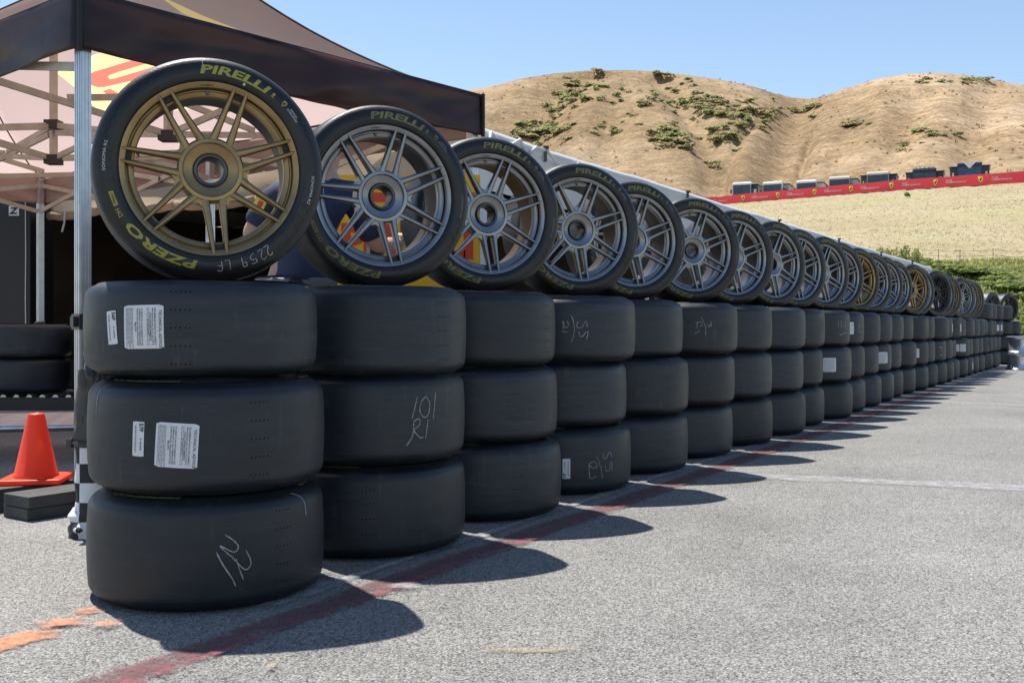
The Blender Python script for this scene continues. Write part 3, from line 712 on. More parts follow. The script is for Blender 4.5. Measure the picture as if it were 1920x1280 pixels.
# ---- red banner along the lip of the terrace
bu = np.arange(1250, 2060, 2.5)
def ban(u, k, off=0.0):
    Y = float(banner_Y(u)) - .25; X = (u - 960) / 1950 * Y; z = float(banner_z(u))
    h = 0.98 + .035 * mnoise.noise(Vector((u * .02, 2, 0)))
    n = Vector((.35, -.94, 0))
    return Vector((X, Y, z - .02 + k * h + .05 * mnoise.noise(Vector((u * .013, 5, 0))))) + n * (off + .10 * math.sin(math.pi * k) + .09 * mnoise.noise(Vector((u * .05, k * 1.5, 0))))
rows_b = [[ban(u, k) for u in bu] for k in (0, .2, .4, .6, .8, 1.0)]
banner = obj('red_banner', grid_mesh('red_banner', rows_b, M['red_banner']))
tag(banner, 'long red banner fence with yellow shield badges and white lettering along the hillside', 'banner')
for i in range(13):
    u = 1252 + i * 62
    b = MB(); p = ban(u, 0); b.tube([p + Vector((0, .25, -.3)), p + Vector((0, .25, 1.0))], .03, 6)
    obj('post', b.mesh('banner_post', M['post_dark']), banner)
HORSE = [(-.30, -.42), (-.05, -.30), (.02, -.46), (.14, -.44), (.06, -.18), (.20, -.02), (.36, .02), (.34, .12), (.18, .12), (.22, .30), (.34, .34), (.22, .46), (.06, .40), (-.06, .16), (-.22, .06), (-.36, .22), (-.42, .12), (-.26, -.06), (-.20, -.22), (-.34, -.34)]
SHIELD = [(-.5, .62), (0, .70), (.5, .62), (.5, .15), (.42, -.2), (.25, -.5), (0, -.72), (-.25, -.5), (-.42, -.2), (-.5, .15)]
def fan(pts):                                  # triangulated polygon
    from mathutils.geometry import tessellate_polygon
    return [tuple(t) for t in tessellate_polygon([[Vector((x, y, 0)) for x, y in pts]])]
def on_banner(u0, pts, faces, hs, kc, off, mat, name):
    Yc = float(banner_Y(u0)); du = 1950 / Yc * 0.985       # bearing units per metre along the banner
    vs = [ban(u0 + x * hs * du, kc + y * hs, off) for x, y in pts]
    me = bpy.data.meshes.new(name); me.from_pydata([tuple(v) for v in vs], [], faces); me.materials.append(mat)
    return obj(name, me, banner)
tx1 = text_geo('CLUB', .012, 0, 1.15); tx2 = text_geo('COMPETIZIONI GT', .012, 0, 1.15)
for u in (1318, 1392, 1457, 1526, 1594, 1670, 1752, 1836.5, 1924, 2010):
    s = on_banner(u, SHIELD, fan(SHIELD), .40, .52, .02, M['badge_yellow'], 'shield_badge')
    h = on_banner(u, HORSE, fan(HORSE), .42, .52, .035, M['ink'], 'horse_emblem'); h.parent = s
    du = 1950 / float(banner_Y(u)) * .985
    for (v, f), k, nm in ((tx1, .55, 'lettering'), (tx2, .36, 'lettering')):
        vv = v.copy(); hs = .135; vv[:, 0] -= vv[:, 0].min()
        on_banner(u + 22 * 90 / float(banner_Y(u)), [(x, y) for x, y in vv], f, hs, k, .02, M['white_print'], nm)

# ---- motorhomes on the terrace
def motorhome(px, roof_py, style, label):
    Y = float(banner_Y(px)) + 11.5; X = (px - 960) / 1950 * Y
    zr = HC + (614 - roof_py) / 1950 * Y; H = 3.3; W = 2.35; L = 9.0
    r = empty('motorhome', (X, Y, zr - H), R(-24)); tag(r, label, 'motorhome', 'motorhomes parked above the red banner')
    body, roofm, low = style['body'], style['roof'], style['low']
    b = MB(); b.box((0, L / 2, 1.85), (W, L, 2.5)); b.box((0, L / 2 + .1, .55), (W - .05, L - .3, .5))
    me = b.mesh('body', M[low]); bd = obj('body', me, r)
    mod = bd.modifiers.new('edge', 'BEVEL'); mod.width = .10; mod.segments = 2
    b = MB(); b.box((0, L / 2 + .02, 3.17), (W + .02, L - .30, .26)); b.box((0, .30, 3.05), (W + .01, .75, .34), Matrix.Rotation(.16, 3, 'X'))
    rf = obj('roof_cap', b.mesh('roof_cap', M[roofm]), r); mod = rf.modifiers.new('edge', 'BEVEL'); mod.width = .12; mod.segments = 2
    b = MB(); b.box((0, -.03, 2.18), (W - .22, .08, 1.36)); wsd = obj('windshield', b.mesh('windshield', M['glass']), r)
    b = MB(); b.box((0, -.075, 2.18), (.05, .03, 1.36)); b.box((0, -.075, 2.84), (W - .2, .03, .06)); fr_ = obj('frame', b.mesh('windshield_frame', M['rvdark'])); fr_.parent = wsd
    for sx in (-1, 1):
        b = MB(); b.bar((sx * .55, -.085, 1.52), (sx * .15, -.085, 2.05), .03); wp = obj('wiper', b.mesh('wiper', M['rvdark'])); wp.parent = wsd
        b = MB(); b.box((sx * (W / 2 - .07), -.025, 2.1), (.13, .07, 1.5)); obj('pillar', b.mesh('pillar', M['rvgrey' if style['body'] == 'white' else low]), r)
    b = MB(); b.box((0, -.025, .95), (W - .3, .06, .5)); obj('grille', b.mesh('grille', M['rvdark']), r)
    for sx in (-1, 1):
        b = MB(); b.box((sx * .85, -.05, 1.05), (.35, .06, .22)); obj('headlight', b.mesh('headlight', M['brightsteel']), r)
        b = MB(); b.box((sx * (W / 2 + .2), .0, 2.1), (.18, .14, .5)); b.bar((sx * W / 2, .05, 2.3), (sx * (W / 2 + .2), 0, 2.3), .05); obj('wing_mirror', b.mesh('wing_mirror', M['rvdark']), r)
        for yy in (1.0, 6.6):
            b = MB(); b.lathe([(.2, -.14), (.42, -.14), (.46, -.08), (.46, .08), (.42, .14), (.2, .14)], 18); o = obj('wheel', b.mesh('wheel', M['tyre_far']), r, (sx * (W / 2 - .12), yy, .45), (0, R(90), 0))
    b = MB(); b.box((.0, 2.4, 3.42), (.8, 1.1, .26)); obj('roof_unit', b.mesh('roof_unit', M['cream'] if style['roof'] != 'rvdark' else M['rvgrey']), r)
    b = MB(); b.box((0, 5.6, 3.42), (.8, 1.1, .26)); obj('roof_unit', b.mesh('roof_unit', M['cream'] if style['roof'] != 'rvdark' else M['rvgrey']), r)
    for yy in (1.3, 3.4, 5.4, 7.2):
        b = MB(); b.box((W / 2 + .01, yy, 2.25), (.05, 1.1, .62)); obj('window', b.mesh('window', M['glass']), r)
    if style.get('slide'):
        for sx in style['slide']:
            b = MB(); b.box((sx * (W / 2 + .33), 2.6, 1.95), (.7, 3.4, 1.95)); s = obj('slide_out', b.mesh('slide_out', M[style.get('slidecol', low)]), r)
            b = MB(); b.box((sx * (W / 2 + .33), .88, 2.1), (.34, .05, .6)); w = obj('window', b.mesh('window', M['glass' if style.get('slidecol', low) != 'rvdark' else 'white']), s)
            b = MB(); b.box((sx * (W / 2 + .38), 2.6, 3.0), (.82, 3.7, .07)); obj('awning', b.mesh('awning', M['rvdark']), s)
    if style.get('rack'):
        b = MB()
        for k in range(5): b.box((-W / 2 + .35 + k * .42, .2, 3.38), (.22, .2, .12))
        obj('marker_lights', b.mesh('marker_lights', M['brightsteel']), r)
    if style.get('blaze'):
        b = MB(); b.add([(-.62, -.10, 3.3), (.62, -.10, 3.3), (0, -.10, 2.62)], [(0, 1, 2)]); b.add([(-.62, -.05, 3.3), (.62, -.05, 3.3), (0, -.05, 2.62)], [(2, 1, 0)])
        obj('white_peak', b.mesh('white_peak', M['white']), r)
        b = MB(); b.add([(-.9, -.085, 1.35), (.9, -.085, 1.35), (.35, -.085, 2.2), (0, -.085, 2.4), (-.35, -.085, 2.2)], [(0, 1, 2, 3, 4)]); obj('blue_flash', b.mesh('blue_flash', M['rvblue']), r)
        for sx in (-1, 1):
            b = MB()
            for k in range(3): b.add([(sx * .28, -.09, 2.32 - k * .16), (sx * 1.02, -.09, 2.66 - k * .3), (sx * 1.02, -.09, 2.56 - k * .3), (sx * .28, -.09, 2.27 - k * .16)], [(0, 1, 2, 3)])
            obj('stripe', b.mesh('stripe', M['rvblue']), r)
    return r
motorhome(1391, 341, dict(body='white', roof='white', low='rvnavy', slide=[1], slidecol='rvdark'), 'white roofed motorhome with dark front, leftmost above the red banner')
motorhome(1448, 340, dict(body='white', roof='white', low='white', slide=[1], slidecol='rvgrey'), 'all white motorhome with a dark roof window, second from the left')
motorhome(1512, 337, dict(body='white', roof='white', low='cream', slide=[1], slidecol='white'), 'cream white motorhome with plain domed roof, third from the left')
motorhome(1574, 330, dict(body='white', roof='cream', low='rvgrey', slide=[1], slidecol='white'), 'grey motorhome with pale roof and wide dark windshield, fourth from the left')
motorhome(1646, 321, dict(body='white', roof='cream', low='rvdark', slide=[1, -1], slidecol='rvdark'), 'black motorhome with a cream roof cap, third from the right')
motorhome(1733, 315, dict(body='rvdark', roof='rvdark', low='rvdark', slide=[1, -1], slidecol='rvdark', rack=1), 'black motorhome with marker lights on its roof, beside the blue one')
motorhome(1818, 304, dict(body='rvnavy', roof='rvnavy', low='rvnavy', slide=[1, -1], slidecol='rvdark', blaze=1), 'blue motorhome with a white peak on its front, rightmost above the banner')

# ------------------------------------------------------------------ pop-up canopy
KS = 1.3
C0 = Vector((-1.61 * KS, 3.87 * KS, 0)); CU = Vector((.633, .774, 0)); CV = Vector((-.774, .633, 0)); LU, LV = 2.27, 2.27 * 77 / 36       # laid out in units of 1.3 m
ZB, ZT = 1.815, 2.030          # bottom and top of the valance
def zz(z): return max(0.0, HC + (z - HC) * KS) if z > .02 else 0.0
def cp(a, b, z=0.0): return C0 + CU * a * KS + CV * b * KS + Vector((0, 0, zz(z)))
canopy = empty('popup_canopy', C0); tag(canopy, 'dark maroon pop-up canopy on aluminium legs with a yellow and red logo', 'canopy')
def under(o, root):            # parent in place
    o.parent = root; o.matrix_parent_inverse = Matrix.Translation(-root.location); return o
PEAK = 2.83
def roof_z(a, b):
    d = min(a, LU - a, b, LV - b) / (LU / 2)
    d = max(0, min(1, d))
    return ZT + (PEAK - ZT) * (0.46 * d + 0.54 * d * d) - .02 * math.sin(math.pi * d) + .012 * mnoise.noise(Vector((a * 2, b * 2, 0)))
LOGOS = []                              # (outline in roof coordinates (b, a), material index)
def roof_print(poly, mi): LOGOS.append((poly, mi))
def roof_hit(px, py, top=False):
    """(b, a) where a bearing meets the roof: its underside, or its upper side"""
    Y = 5.0; b = a = 0
    while Y < 12.5:
        p = Vector(((px - 960) / 1950 * Y, Y, HC + (614 - py) / 1950 * Y)) - C0
        a, b = p.dot(CU) / KS, p.dot(CV) / KS
        if 0 < a < LU and 0 < b < LV and ((p.z > zz(roof_z(a, b))) != top): return (b, a)
        Y += .005
    return (b, min(max(a, .01), LU - .01))
roof_print([roof_hit(*p) for p in [(105, 136), (180, 101), (262, 78), (420, 118), (372, 203), (240, 214), (183, 206), (150, 172)]], 1)
roof_print([roof_hit(*p) for p in [(161, 147), (166, 140), (178, 134), (250, 112), (330, 90), (352, 97), (222, 135), (205, 141), (202, 145), (206, 148), (214, 147), (300, 122), (330, 128), (290, 142), (196, 163), (184, 164), (172, 160), (164, 154)]], 2)
roof_print([roof_hit(*p) for p in [(192, 171), (206, 166), (262, 196), (244, 203), (214, 187)]], 2)
tops = [roof_hit(px, py, True) for px, py in [(296, -8), (330, 7), (380, 30), (452, 58), (446, 60), (390, 46), (340, 24)]]
if all(q[0] < 1.1 for q in tops): roof_print([(max(q[0], .03), q[1]) for q in tops], 1)
na, nb = 36, 77
from mathutils.geometry import delaunay_2d_cdt
V2 = [Vector((LV * j / nb, LU * i / na)) for j in range(nb + 1) for i in range(na + 1)]; E2 = []; F2 = []
ctl = [(0, 0), (0, LU), (LV, LU), (LV, 0), (LU / 2, LU / 2), (LV - LU / 2, LU / 2)]
k0 = len(V2); V2 += [Vector(p) for p in ctl]
E2 += [(k0, k0 + 4), (k0 + 1, k0 + 4), (k0 + 2, k0 + 5), (k0 + 3, k0 + 5), (k0 + 4, k0 + 5)]
for poly, mi in LOGOS:
    k = len(V2); V2 += [Vector(p) for p in poly]; E2 += [(k + q, k + (q + 1) % len(poly)) for q in range(len(poly))]
def inside(p, poly):
    c = False; n = len(poly)
    for q in range(n):
        (x1, y1), (x2, y2) = poly[q], poly[(q + 1) % n]
        if (y1 > p.y) != (y2 > p.y) and p.x < (x2 - x1) * (p.y - y1) / (y2 - y1) + x1: c = not c
    return c
cv, ce, cf, _, _, of = delaunay_2d_cdt(V2, E2, F2, 0, 1e-5)
m_ = MB(); m_.v = [tuple(cp(v.y, v.x, roof_z(v.y, v.x))) for v in cv]; m_.f = [tuple(f) for f in cf]
m_.m = [max([0] + [mi for poly, mi in LOGOS if inside(sum((cv[q] for q in f), Vector((0, 0))) / len(f), poly)]) for f in cf]
under(obj('roof', m_.mesh('canopy_roof', [M['canopy'], M['logo_yellow'], M['logo_red']], smooth=True)), canopy)
def valance(p, q, name, mat, n=110):
    rows_v = []
    L = (q - p).length; t = (q - p).normalized(); nrm = Vector((t.y, -t.x, 0))
    for k in np.linspace(0, 1, 12):
        r = []
        for i in range(n + 1):
            x = i / n; z = zz(ZT + (ZB - ZT) * k)
            sag = -.022 * math.sin(math.pi * x) * k
            w = 1.5 * (.010 * math.sin(x * L * 4 + k * 3.0) + .030 * mnoise.noise(Vector((x * L * 1.6, k * 1.6, p.x))) + .016 * mnoise.noise(Vector((x * L * 5 + k * 2.5, k * 3.0, p.y))) + .05 * math.sin(math.pi * k) * mnoise.noise(Vector((x * L * .8, 0, p.x * 2)))) * math.sin(math.pi * min(1, x * 1.0)) ** .3 * (0.3 + .7 * k)
            r.append(p.lerp(q, x) + nrm * (.012 + w) + Vector((0, 0, z + sag)))
        rows_v.append(r)
    o = obj(name, grid_mesh(name, rows_v, mat)); sm = o.modifiers.new('thick', 'SOLIDIFY'); sm.thickness = .003
    return under(o, canopy)
corners = [(0, 0), (LU, 0), (LU, LV), (0, LV)]
for (a, b), (c, d) in zip(corners, corners[1:] + corners[:1]): valance(cp(a, b), cp(c, d), 'valance', M['valance'] if (a, b) in ((0, 0), (0, LV)) else M['valance_lit'])
for (a, b) in corners:
    m_ = MB(); p = cp(a, b); out = (p - cp(LU / 2, LV / 2)); out.normalize()
    m_.tube([p + out * .022 + Vector((0, 0, zz(ZB - .01))), p + out * .022 + Vector((0, 0, zz(ZT + .01)))], .014, 8); under(obj('corner_seam', m_.mesh('corner_seam', M['seam'])), canopy)
m_ = MB()
for (a0, b0), (a1, b1) in (((0, 0), (LU / 2, LU / 2)), ((LU, 0), (LU / 2, LU / 2)), ((LU, LV), (LU / 2, LV - LU / 2)), ((0, LV), (LU / 2, LV - LU / 2)), ((LU / 2, LU / 2), (LU / 2, LV - LU / 2))):
    m_.tube([cp(a0 + (a1 - a0) * k / 14, b0 + (b1 - b0) * k / 14, roof_z(a0 + (a1 - a0) * k / 14, b0 + (b1 - b0) * k / 14) + .002) for k in range(15)], .009, 6)
for p, q in zip(corners, corners[1:] + corners[:1]):
    m_.tube([cp(p[0] + (q[0] - p[0]) * k / 10, p[1] + (q[1] - p[1]) * k / 10, ZT + .004) for k in range(11)], .010, 6)
under(obj('hip_seam', m_.mesh('hip_seam', M['seam'])), canopy)
# legs: square ribbed tubes
def leg(a, b, top, w=.057, foot=True):
    m_ = MB(); p = cp(a, b); top = zz(top)
    rot = Matrix((CU, CV, Vector((0, 0, 1)))).transposed()
    m_.box(p + Vector((0, 0, (top + .02) / 2 + .01)), (w, w, top - .02), rot)
    for k in (-1, 0, 1):
        for sd in (-1, 1):
            m_.box(p + rot @ Vector((k * w * .3, sd * w / 2, (top) / 2)), (w * .14, .006, top - .04), rot); m_.box(p + rot @ Vector((sd * w / 2, k * w * .3, top / 2)), (.006, w * .14, top - .04), rot)
    m_.box(p + Vector((0, 0, .006)), (w * 2.0, w * 2.0, .012), rot)
    l = under(obj('leg', m_.mesh('canopy_leg', M['alu'])), canopy)
    m_ = MB(); m_.box(p + Vector((0, 0, zz(.80))), (w * 1.35, w * 1.35, .075), rot); m_.box(p + rot @ Vector((-w * .85, 0, zz(.80))), (.018, .03, .05), rot)
    s = obj('slider', m_.mesh('leg_slider', M['steel'])); s.parent = l
for a, b in ((.03, .03), (LU - .03, .03), (LU - .03, LV - .03), (.03, LV - .03), (LU - .03, LV / 2), (.03, LV / 2)): leg(a, b, ZT - .02)
# scissor trusses with their pinned joints
def bar_part(p, q, name='truss_bar', w=.020, h=.043):
    m_ = MB(); m_.bar(p, q, w, h); return under(obj(name, m_.mesh(name, M['frame'])), canopy)
def joint(p, name='joint', s=(.058, .058, .062)):
    m_ = MB(); m_.box(p, s); m_.tube([p + Vector((0, -.03, 0)), p + Vector((0, .03, 0))], .012, 8); return under(obj(name, m_.mesh(name, M['plastic'])), canopy)
def scissor(p, q, n, z0, z1):
    for i in range(n):
        u = p.lerp(q, i / n); v = p.lerp(q, (i + 1) / n); off = (q - p).normalized().cross(Vector((0, 0, 1))) * .012
        bar_part(u + off + Vector((0, 0, zz(z0))), v + off + Vector((0, 0, zz(z1))))
        bar_part(u - off + Vector((0, 0, zz(z1))), v - off + Vector((0, 0, zz(z0))))
        joint(u.lerp(v, .5) + Vector((0, 0, zz((z0 + z1) / 2))), 'pivot', (.045, .04, .045))
        if i: joint(u + Vector((0, 0, zz(z0))), 'joint'); joint(u + Vector((0, 0, zz(z1))), 'joint')
i_ = .03
scissor(cp(i_, i_), cp(i_, LV / 2), 2, 1.76, 1.96); scissor(cp(i_, LV / 2), cp(i_, LV - i_), 2, 1.76, 1.96)
scissor(cp(LU - i_, i_), cp(LU - i_, LV / 2), 2, 1.74, 1.96); scissor(cp(LU - i_, LV / 2), cp(LU - i_, LV - i_), 2, 1.74, 1.96)
scissor(cp(i_, i_), cp(LU - i_, i_), 2, 1.87, 1.99); scissor(cp(i_, LV - i_), cp(LU - i_, LV - i_), 2, 1.74, 1.96)
for b in (LV / 2,): scissor(cp(i_, b), cp(LU / 2, b), 1, 1.80, 1.99); scissor(cp(LU / 2, b), cp(LU - i_, b), 1, 1.80, 1.99)
for b in (1.2, LV / 2, LV - 1.2):
    m_ = MB(); rot = Matrix((CU, CV, Vector((0, 0, 1)))).transposed()
    zt = roof_z(LU / 2, b) - .02; m_.box(cp(LU / 2, b, (1.78 + zt) / 2), (.046, .046, (zt - 1.78) * KS), rot)
    under(obj('peak_post', m_.mesh('peak_post', M['frame'])), canopy)
    for z in (1.79, 2.0):
        joint(cp(LU / 2, b, z), 'hub', (.11, .11, .07))
    for (a2, b2) in ((.03, b), (LU - .03, b), (LU / 2, b - 1.17), (LU / 2, b + 1.2)):
        if b2 < .02 or b2 > LV - .02: b2 = min(max(b2, .03), LV - .03)
        bar_part(cp(LU / 2, b, 1.80), cp(a2, b2, 1.95)); bar_part(cp(LU / 2, b, 2.0), cp((LU / 2 + a2) / 2, (b + b2) / 2, 1.90))
# ------------------------------------------------------------------ white marquee behind the row
E0 = Vector((-0.29 * KS, 7.45 * KS, 0)); MD = Vector((math.sin(R(30.5)), math.cos(R(30.5)), 0)); MN = Vector((-MD.y, MD.x, 0))   # along the row, and away from it
ML, MW, ZE = 20.6, 6.0, 2.235
def mp(s, w, z=0.0): return E0 + MD * s * KS + MN * w * KS + Vector((0, 0, zz(z)))
marquee = empty('white_marquee', E0); tag(marquee, 'long white marquee tent behind the whole row of tyres', 'marquee')
def mw(s): return .012 * mnoise.noise(Vector((s * .9, 1.3, 0))) + .006 * mnoise.noise(Vector((s * 2.7, 4.3, 0)))
n = 150
rows_m = []
for w, z in ((MW, 2.08), (MW * .5, 2.14), (.5, ZE + .075), (.12, ZE + .022), (.02, ZE), (-.02, ZE - .05), (0, ZE - .10)):
    rows_m.append([mp(ML * i / n, w, z + (mw(ML * i / n) if w < 1 else 0) - .008 * abs(math.sin(ML * i / n * math.pi / 3.4)) * (w < 1)) for i in range(n + 1)])
under(obj('roof', grid_mesh('marquee_roof', rows_m, M['white_tent'])), marquee)
rows_m = [[mp(ML * i / n, -.015 + .03 * mnoise.noise(Vector((i * .16, k * 2, 0))) * k, ZE - .10 - k * .36 + mw(ML * i / n) - .008 * abs(math.sin(ML * i / n * math.pi / 3.4))) for i in range(n + 1)] for k in (0, .3, .6, 1)]
under(obj('eave_valance', grid_mesh('eave_valance', rows_m, M['white_tent'])), marquee)
m_ = MB()
for s0, s1 in ((.0, .35), (.32, .9), (.8, 1.6)):
    m_.tube([mp(s0 + (s1 - s0) * k / 6, -.03 + .02 * math.sin(k * 1.7), ZE - .10 - .08 * math.sin(k * 1.1 + s0 * 4)) for k in range(7)], .018, 6)
under(obj('eave_roll', m_.mesh('eave_roll', M['white_tent'], smooth=True)), marquee)
for s in (1.05, 4.2, 7.6, 11.0, 14.4, 17.8):
    m_ = MB(); m_.box(mp(s, -.03, ZE - .07), (.03, .03, .15)); m_.box(mp(s, -.035, ZE - .015), (.06, .05, .03))
    under(obj('strap', m_.mesh('strap', M['wrap'])), marquee)
for s in (.06, 3.4, 6.8, 10.2, 13.6, 17.0, 20.5):
    m_ = MB(); m_.tube([mp(s, .1, 0), mp(s, .1, ZE - .02)], .03, 8); under(obj('leg', m_.mesh('marquee_leg', M['alu'])), marquee)
# dark inner sheets: back wall, side and end, floor sheet
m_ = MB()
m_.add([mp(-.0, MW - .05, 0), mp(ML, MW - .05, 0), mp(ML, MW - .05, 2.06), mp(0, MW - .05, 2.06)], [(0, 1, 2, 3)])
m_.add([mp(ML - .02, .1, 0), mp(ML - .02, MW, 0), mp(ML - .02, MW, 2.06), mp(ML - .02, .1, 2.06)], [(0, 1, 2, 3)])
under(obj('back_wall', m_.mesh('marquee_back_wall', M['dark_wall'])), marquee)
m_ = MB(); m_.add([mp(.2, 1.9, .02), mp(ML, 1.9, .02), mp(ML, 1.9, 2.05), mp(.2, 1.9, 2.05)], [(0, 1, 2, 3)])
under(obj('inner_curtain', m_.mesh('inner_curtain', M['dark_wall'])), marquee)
# tan gable end with its rolled opening; it faces the canopy
GD = Vector((-.893, .45, 0)); GN = Vector((-.45, -.893, 0))
def gpnt(t, z, o=0.0): return E0 + GD * t * KS + GN * o * KS + Vector((0, 0, zz(z)))
GL = 6.4
rows_g = [[gpnt(GL * i / 60, 1.80 + (2.16 + .05 * min(i, 30) / 10 - 1.80) * k + (.03 * mnoise.noise(Vector((i * .35, 0, 2))) if k == 0 else 0), .05 * mnoise.noise(Vector((i * .2, k * 2, 0))) - .0) for i in range(61)] for k in np.linspace(0, 1, 8)]
under(obj('gable_wall', grid_mesh('gable_wall', rows_g, M['tan_tent'])), marquee)
for k in range(5):
    m_ = MB(); t0 = .2 + k * .86
    m_.tube([gpnt(t0 + .86 * j / 10, 1.80 - .03 * math.sin(math.pi * j / 10) + .012 * mnoise.noise(Vector((t0 + j, 3, 1))), .05) for j in range(11)], [.05 + .014 * mnoise.noise(Vector((t0 * 3 + j * .8, 1, 1))) for j in range(11)], 8)
    under(obj('rolled_curtain', m_.mesh('rolled_curtain', M['tan_tent'], smooth=True)), marquee)
    m_ = MB(); m_.bar(gpnt(t0 + .4, 1.86, .10), gpnt(t0 + .4, 1.70, .11), .025, .012); m_.bar(gpnt(t0 + .4, 1.70, .11), gpnt(t0 + .43, 1.62, .11), .02, .01); under(obj('tie', m_.mesh('curtain_tie', M['white_tent'])), marquee)
def drape(t, w, z0, z1, name, mat):
    rows_d = [[gpnt(t + w * (i / 12 - .5) * (1 - .25 * math.sin(math.pi * k)), z0 + (z1 - z0) * k, .06 + .035 * math.sin(i * 1.5 + k * 2)) for i in range(13)] for k in np.linspace(0, 1, 10)]
    return under(obj(name, grid_mesh(name, rows_d, mat)), marquee)
drape(4.52, .17, 0.0, 1.82, 'side_curtain', M['tan_tent'])
drape(4.36, .07, .95, 1.62, 'folded_curtain', M['tan_tent'])
m_ = MB(); m_.tube([gpnt(4.37, 0, .07), gpnt(4.36, 1.0, .07)], .035, 8); under(obj('curtain_roll', m_.mesh('curtain_roll', M['tan_tent'])), marquee)
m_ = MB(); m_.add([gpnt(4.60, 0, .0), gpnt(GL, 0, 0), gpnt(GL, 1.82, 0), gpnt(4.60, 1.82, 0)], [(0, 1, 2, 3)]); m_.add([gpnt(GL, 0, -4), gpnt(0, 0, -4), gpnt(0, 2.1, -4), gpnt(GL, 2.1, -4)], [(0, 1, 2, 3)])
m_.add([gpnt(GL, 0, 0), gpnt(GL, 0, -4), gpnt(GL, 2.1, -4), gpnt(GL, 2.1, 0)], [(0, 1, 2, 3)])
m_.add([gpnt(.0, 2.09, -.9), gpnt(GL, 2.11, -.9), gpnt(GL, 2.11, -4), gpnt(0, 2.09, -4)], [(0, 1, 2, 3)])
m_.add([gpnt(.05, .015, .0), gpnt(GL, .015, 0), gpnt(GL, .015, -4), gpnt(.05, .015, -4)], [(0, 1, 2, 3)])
under(obj('dark_inner_sheet', m_.mesh('dark_inner_sheet', M['dark_wall'])), marquee)  # dark brown sheets closing off the space behind the opening

# ------------------------------------------------------------------ slick tyres lying in stacks
def tyre_profile(Ro, W, rb, crown=.004):
    """closed section (radius, height) of a slick, from the lower bead round the tread to the upper bead and back inside"""
    h = W / 2; sh = .040; p = []
    side = [(rb, -h * .80), (rb + .012, -h * .88), (rb + .030, -h * .965), (rb + .045, -h), (Ro - .055, -h * .985), (Ro - .040, -h * .955)]
    p += side
    c = (Ro - sh - crown, -h * .93 + sh)
    for k in range(1, 7):
        a = -math.pi / 2 + math.pi / 2 * k / 6.0
        p.append((c[0] + sh * math.cos(a) * 1.0, c[1] + sh * math.sin(a)))
    top = c[1]
    for k in (-.66, -.33, 0, .33, .66): p.append((Ro - crown * abs(k) ** 2.2, top * -k))
    p2 = [(r, -z) for r, z in p[:len(side) + 6]][::-1]
    outer = p + p2
    inner = [(rb + .004, h * .74), (rb + .03, h * .86), (Ro - .03, h * .80), (Ro - .016, h * .4), (Ro - .016, -h * .4), (Ro - .03, -h * .80), (rb + .03, -h * .86), (rb + .004, -h * .74)]
    return outer, inner
def tread_r(z, outer):
    pts = sorted([(h, r) for r, h in outer if r > outer[-1][0] + .05]); hs = [a for a, _ in pts]; rr = [b for _, b in pts]
    return float(np.interp(z, hs, rr))
def side_h(r, outer):
    pts = sorted([(a, h) for a, h in outer if h > 0]); return float(np.interp(r, [a for a, _ in pts], [b for _, b in pts]))
def tyre_mesh(Ro, W, rb, n=72, axis='z'):
    o, i = tyre_profile(Ro, W, rb); b = MB()
    b.lathe(o + i, n, axis, closed=True)
    k = len(o); no = len(o) - 1
    fi = [0] * (no * n) + [1] * ((len(o) + len(i) - no) * n)
    # sidewalls take the sidewall rubber
    for s in range(no):
        if (o[s][0] < Ro - .05) and (o[s + 1][0] < Ro - .05) or s < 5 or s > no - 6: 
            for q in range(n): fi[s * n + q] = 2
    b.m = fi
    return b.mesh('slick_tyre', [M['rubber'], M['liner'], M['sidewall']], angle=40), o
T_REAR, O_REAR = tyre_mesh(.350, .309, .245)
T_FRONT, O_FRONT = tyre_mesh(.3375, .270, .245)
KIND = {'rear': (T_REAR, O_REAR, .309, .350), 'front': (T_FRONT, O_FRONT, .270, .3375)}

def ring_text(items, outer, axis='z', sign=1, lift=.0016, name='lettering', mats=None):
    """print bent round a sidewall: items of (glyphs, centre angle, base radius, height, material index)"""
    b = MB()
    for (v, f), a0, r0, hgt, mi in items:
        vs = []
        for x, y in v:
            r = r0 + y * hgt; a = a0 - x * hgt / (r0 + .5 * hgt)
            h = side_h(r, outer) + lift
            if axis == 'z': vs.append((r * math.cos(a), r * math.sin(a), h))
            else: vs.append((r * math.cos(a), -h, r * math.sin(a)))
        b.add(vs, f, mi)
    return b.mesh(name, mats)
T_PIR = text_geo('PIRELLI', .035, .3, 1.9, 1.0, True); T_PZ = text_geo('PZERO', .035, .3, 2.15, 1.02, True); T_DH = text_geo('DH', .01, 0, 1.0)
BAR = (np.array([(-1.7, 0), (1.7, 0), (1.7, 1), (-1.7, 1)], float), [(0, 1, 2, 3)])
LET = {}
for kk, (me, o, w, ro) in KIND.items():
    LET[kk] = ring_text([(T_PIR, 1.35, .275, .024, 0), (T_PZ, -2.0, .275, .024, 0), (T_DH, -2.72, .280, .014, 0), (BAR, -2.95, .280, .014, 0), (T_PIR, 4.4, .275, .024, 0), (T_PZ, .2, .275, .024, 0)], o, mats=[M['yellow_old']])

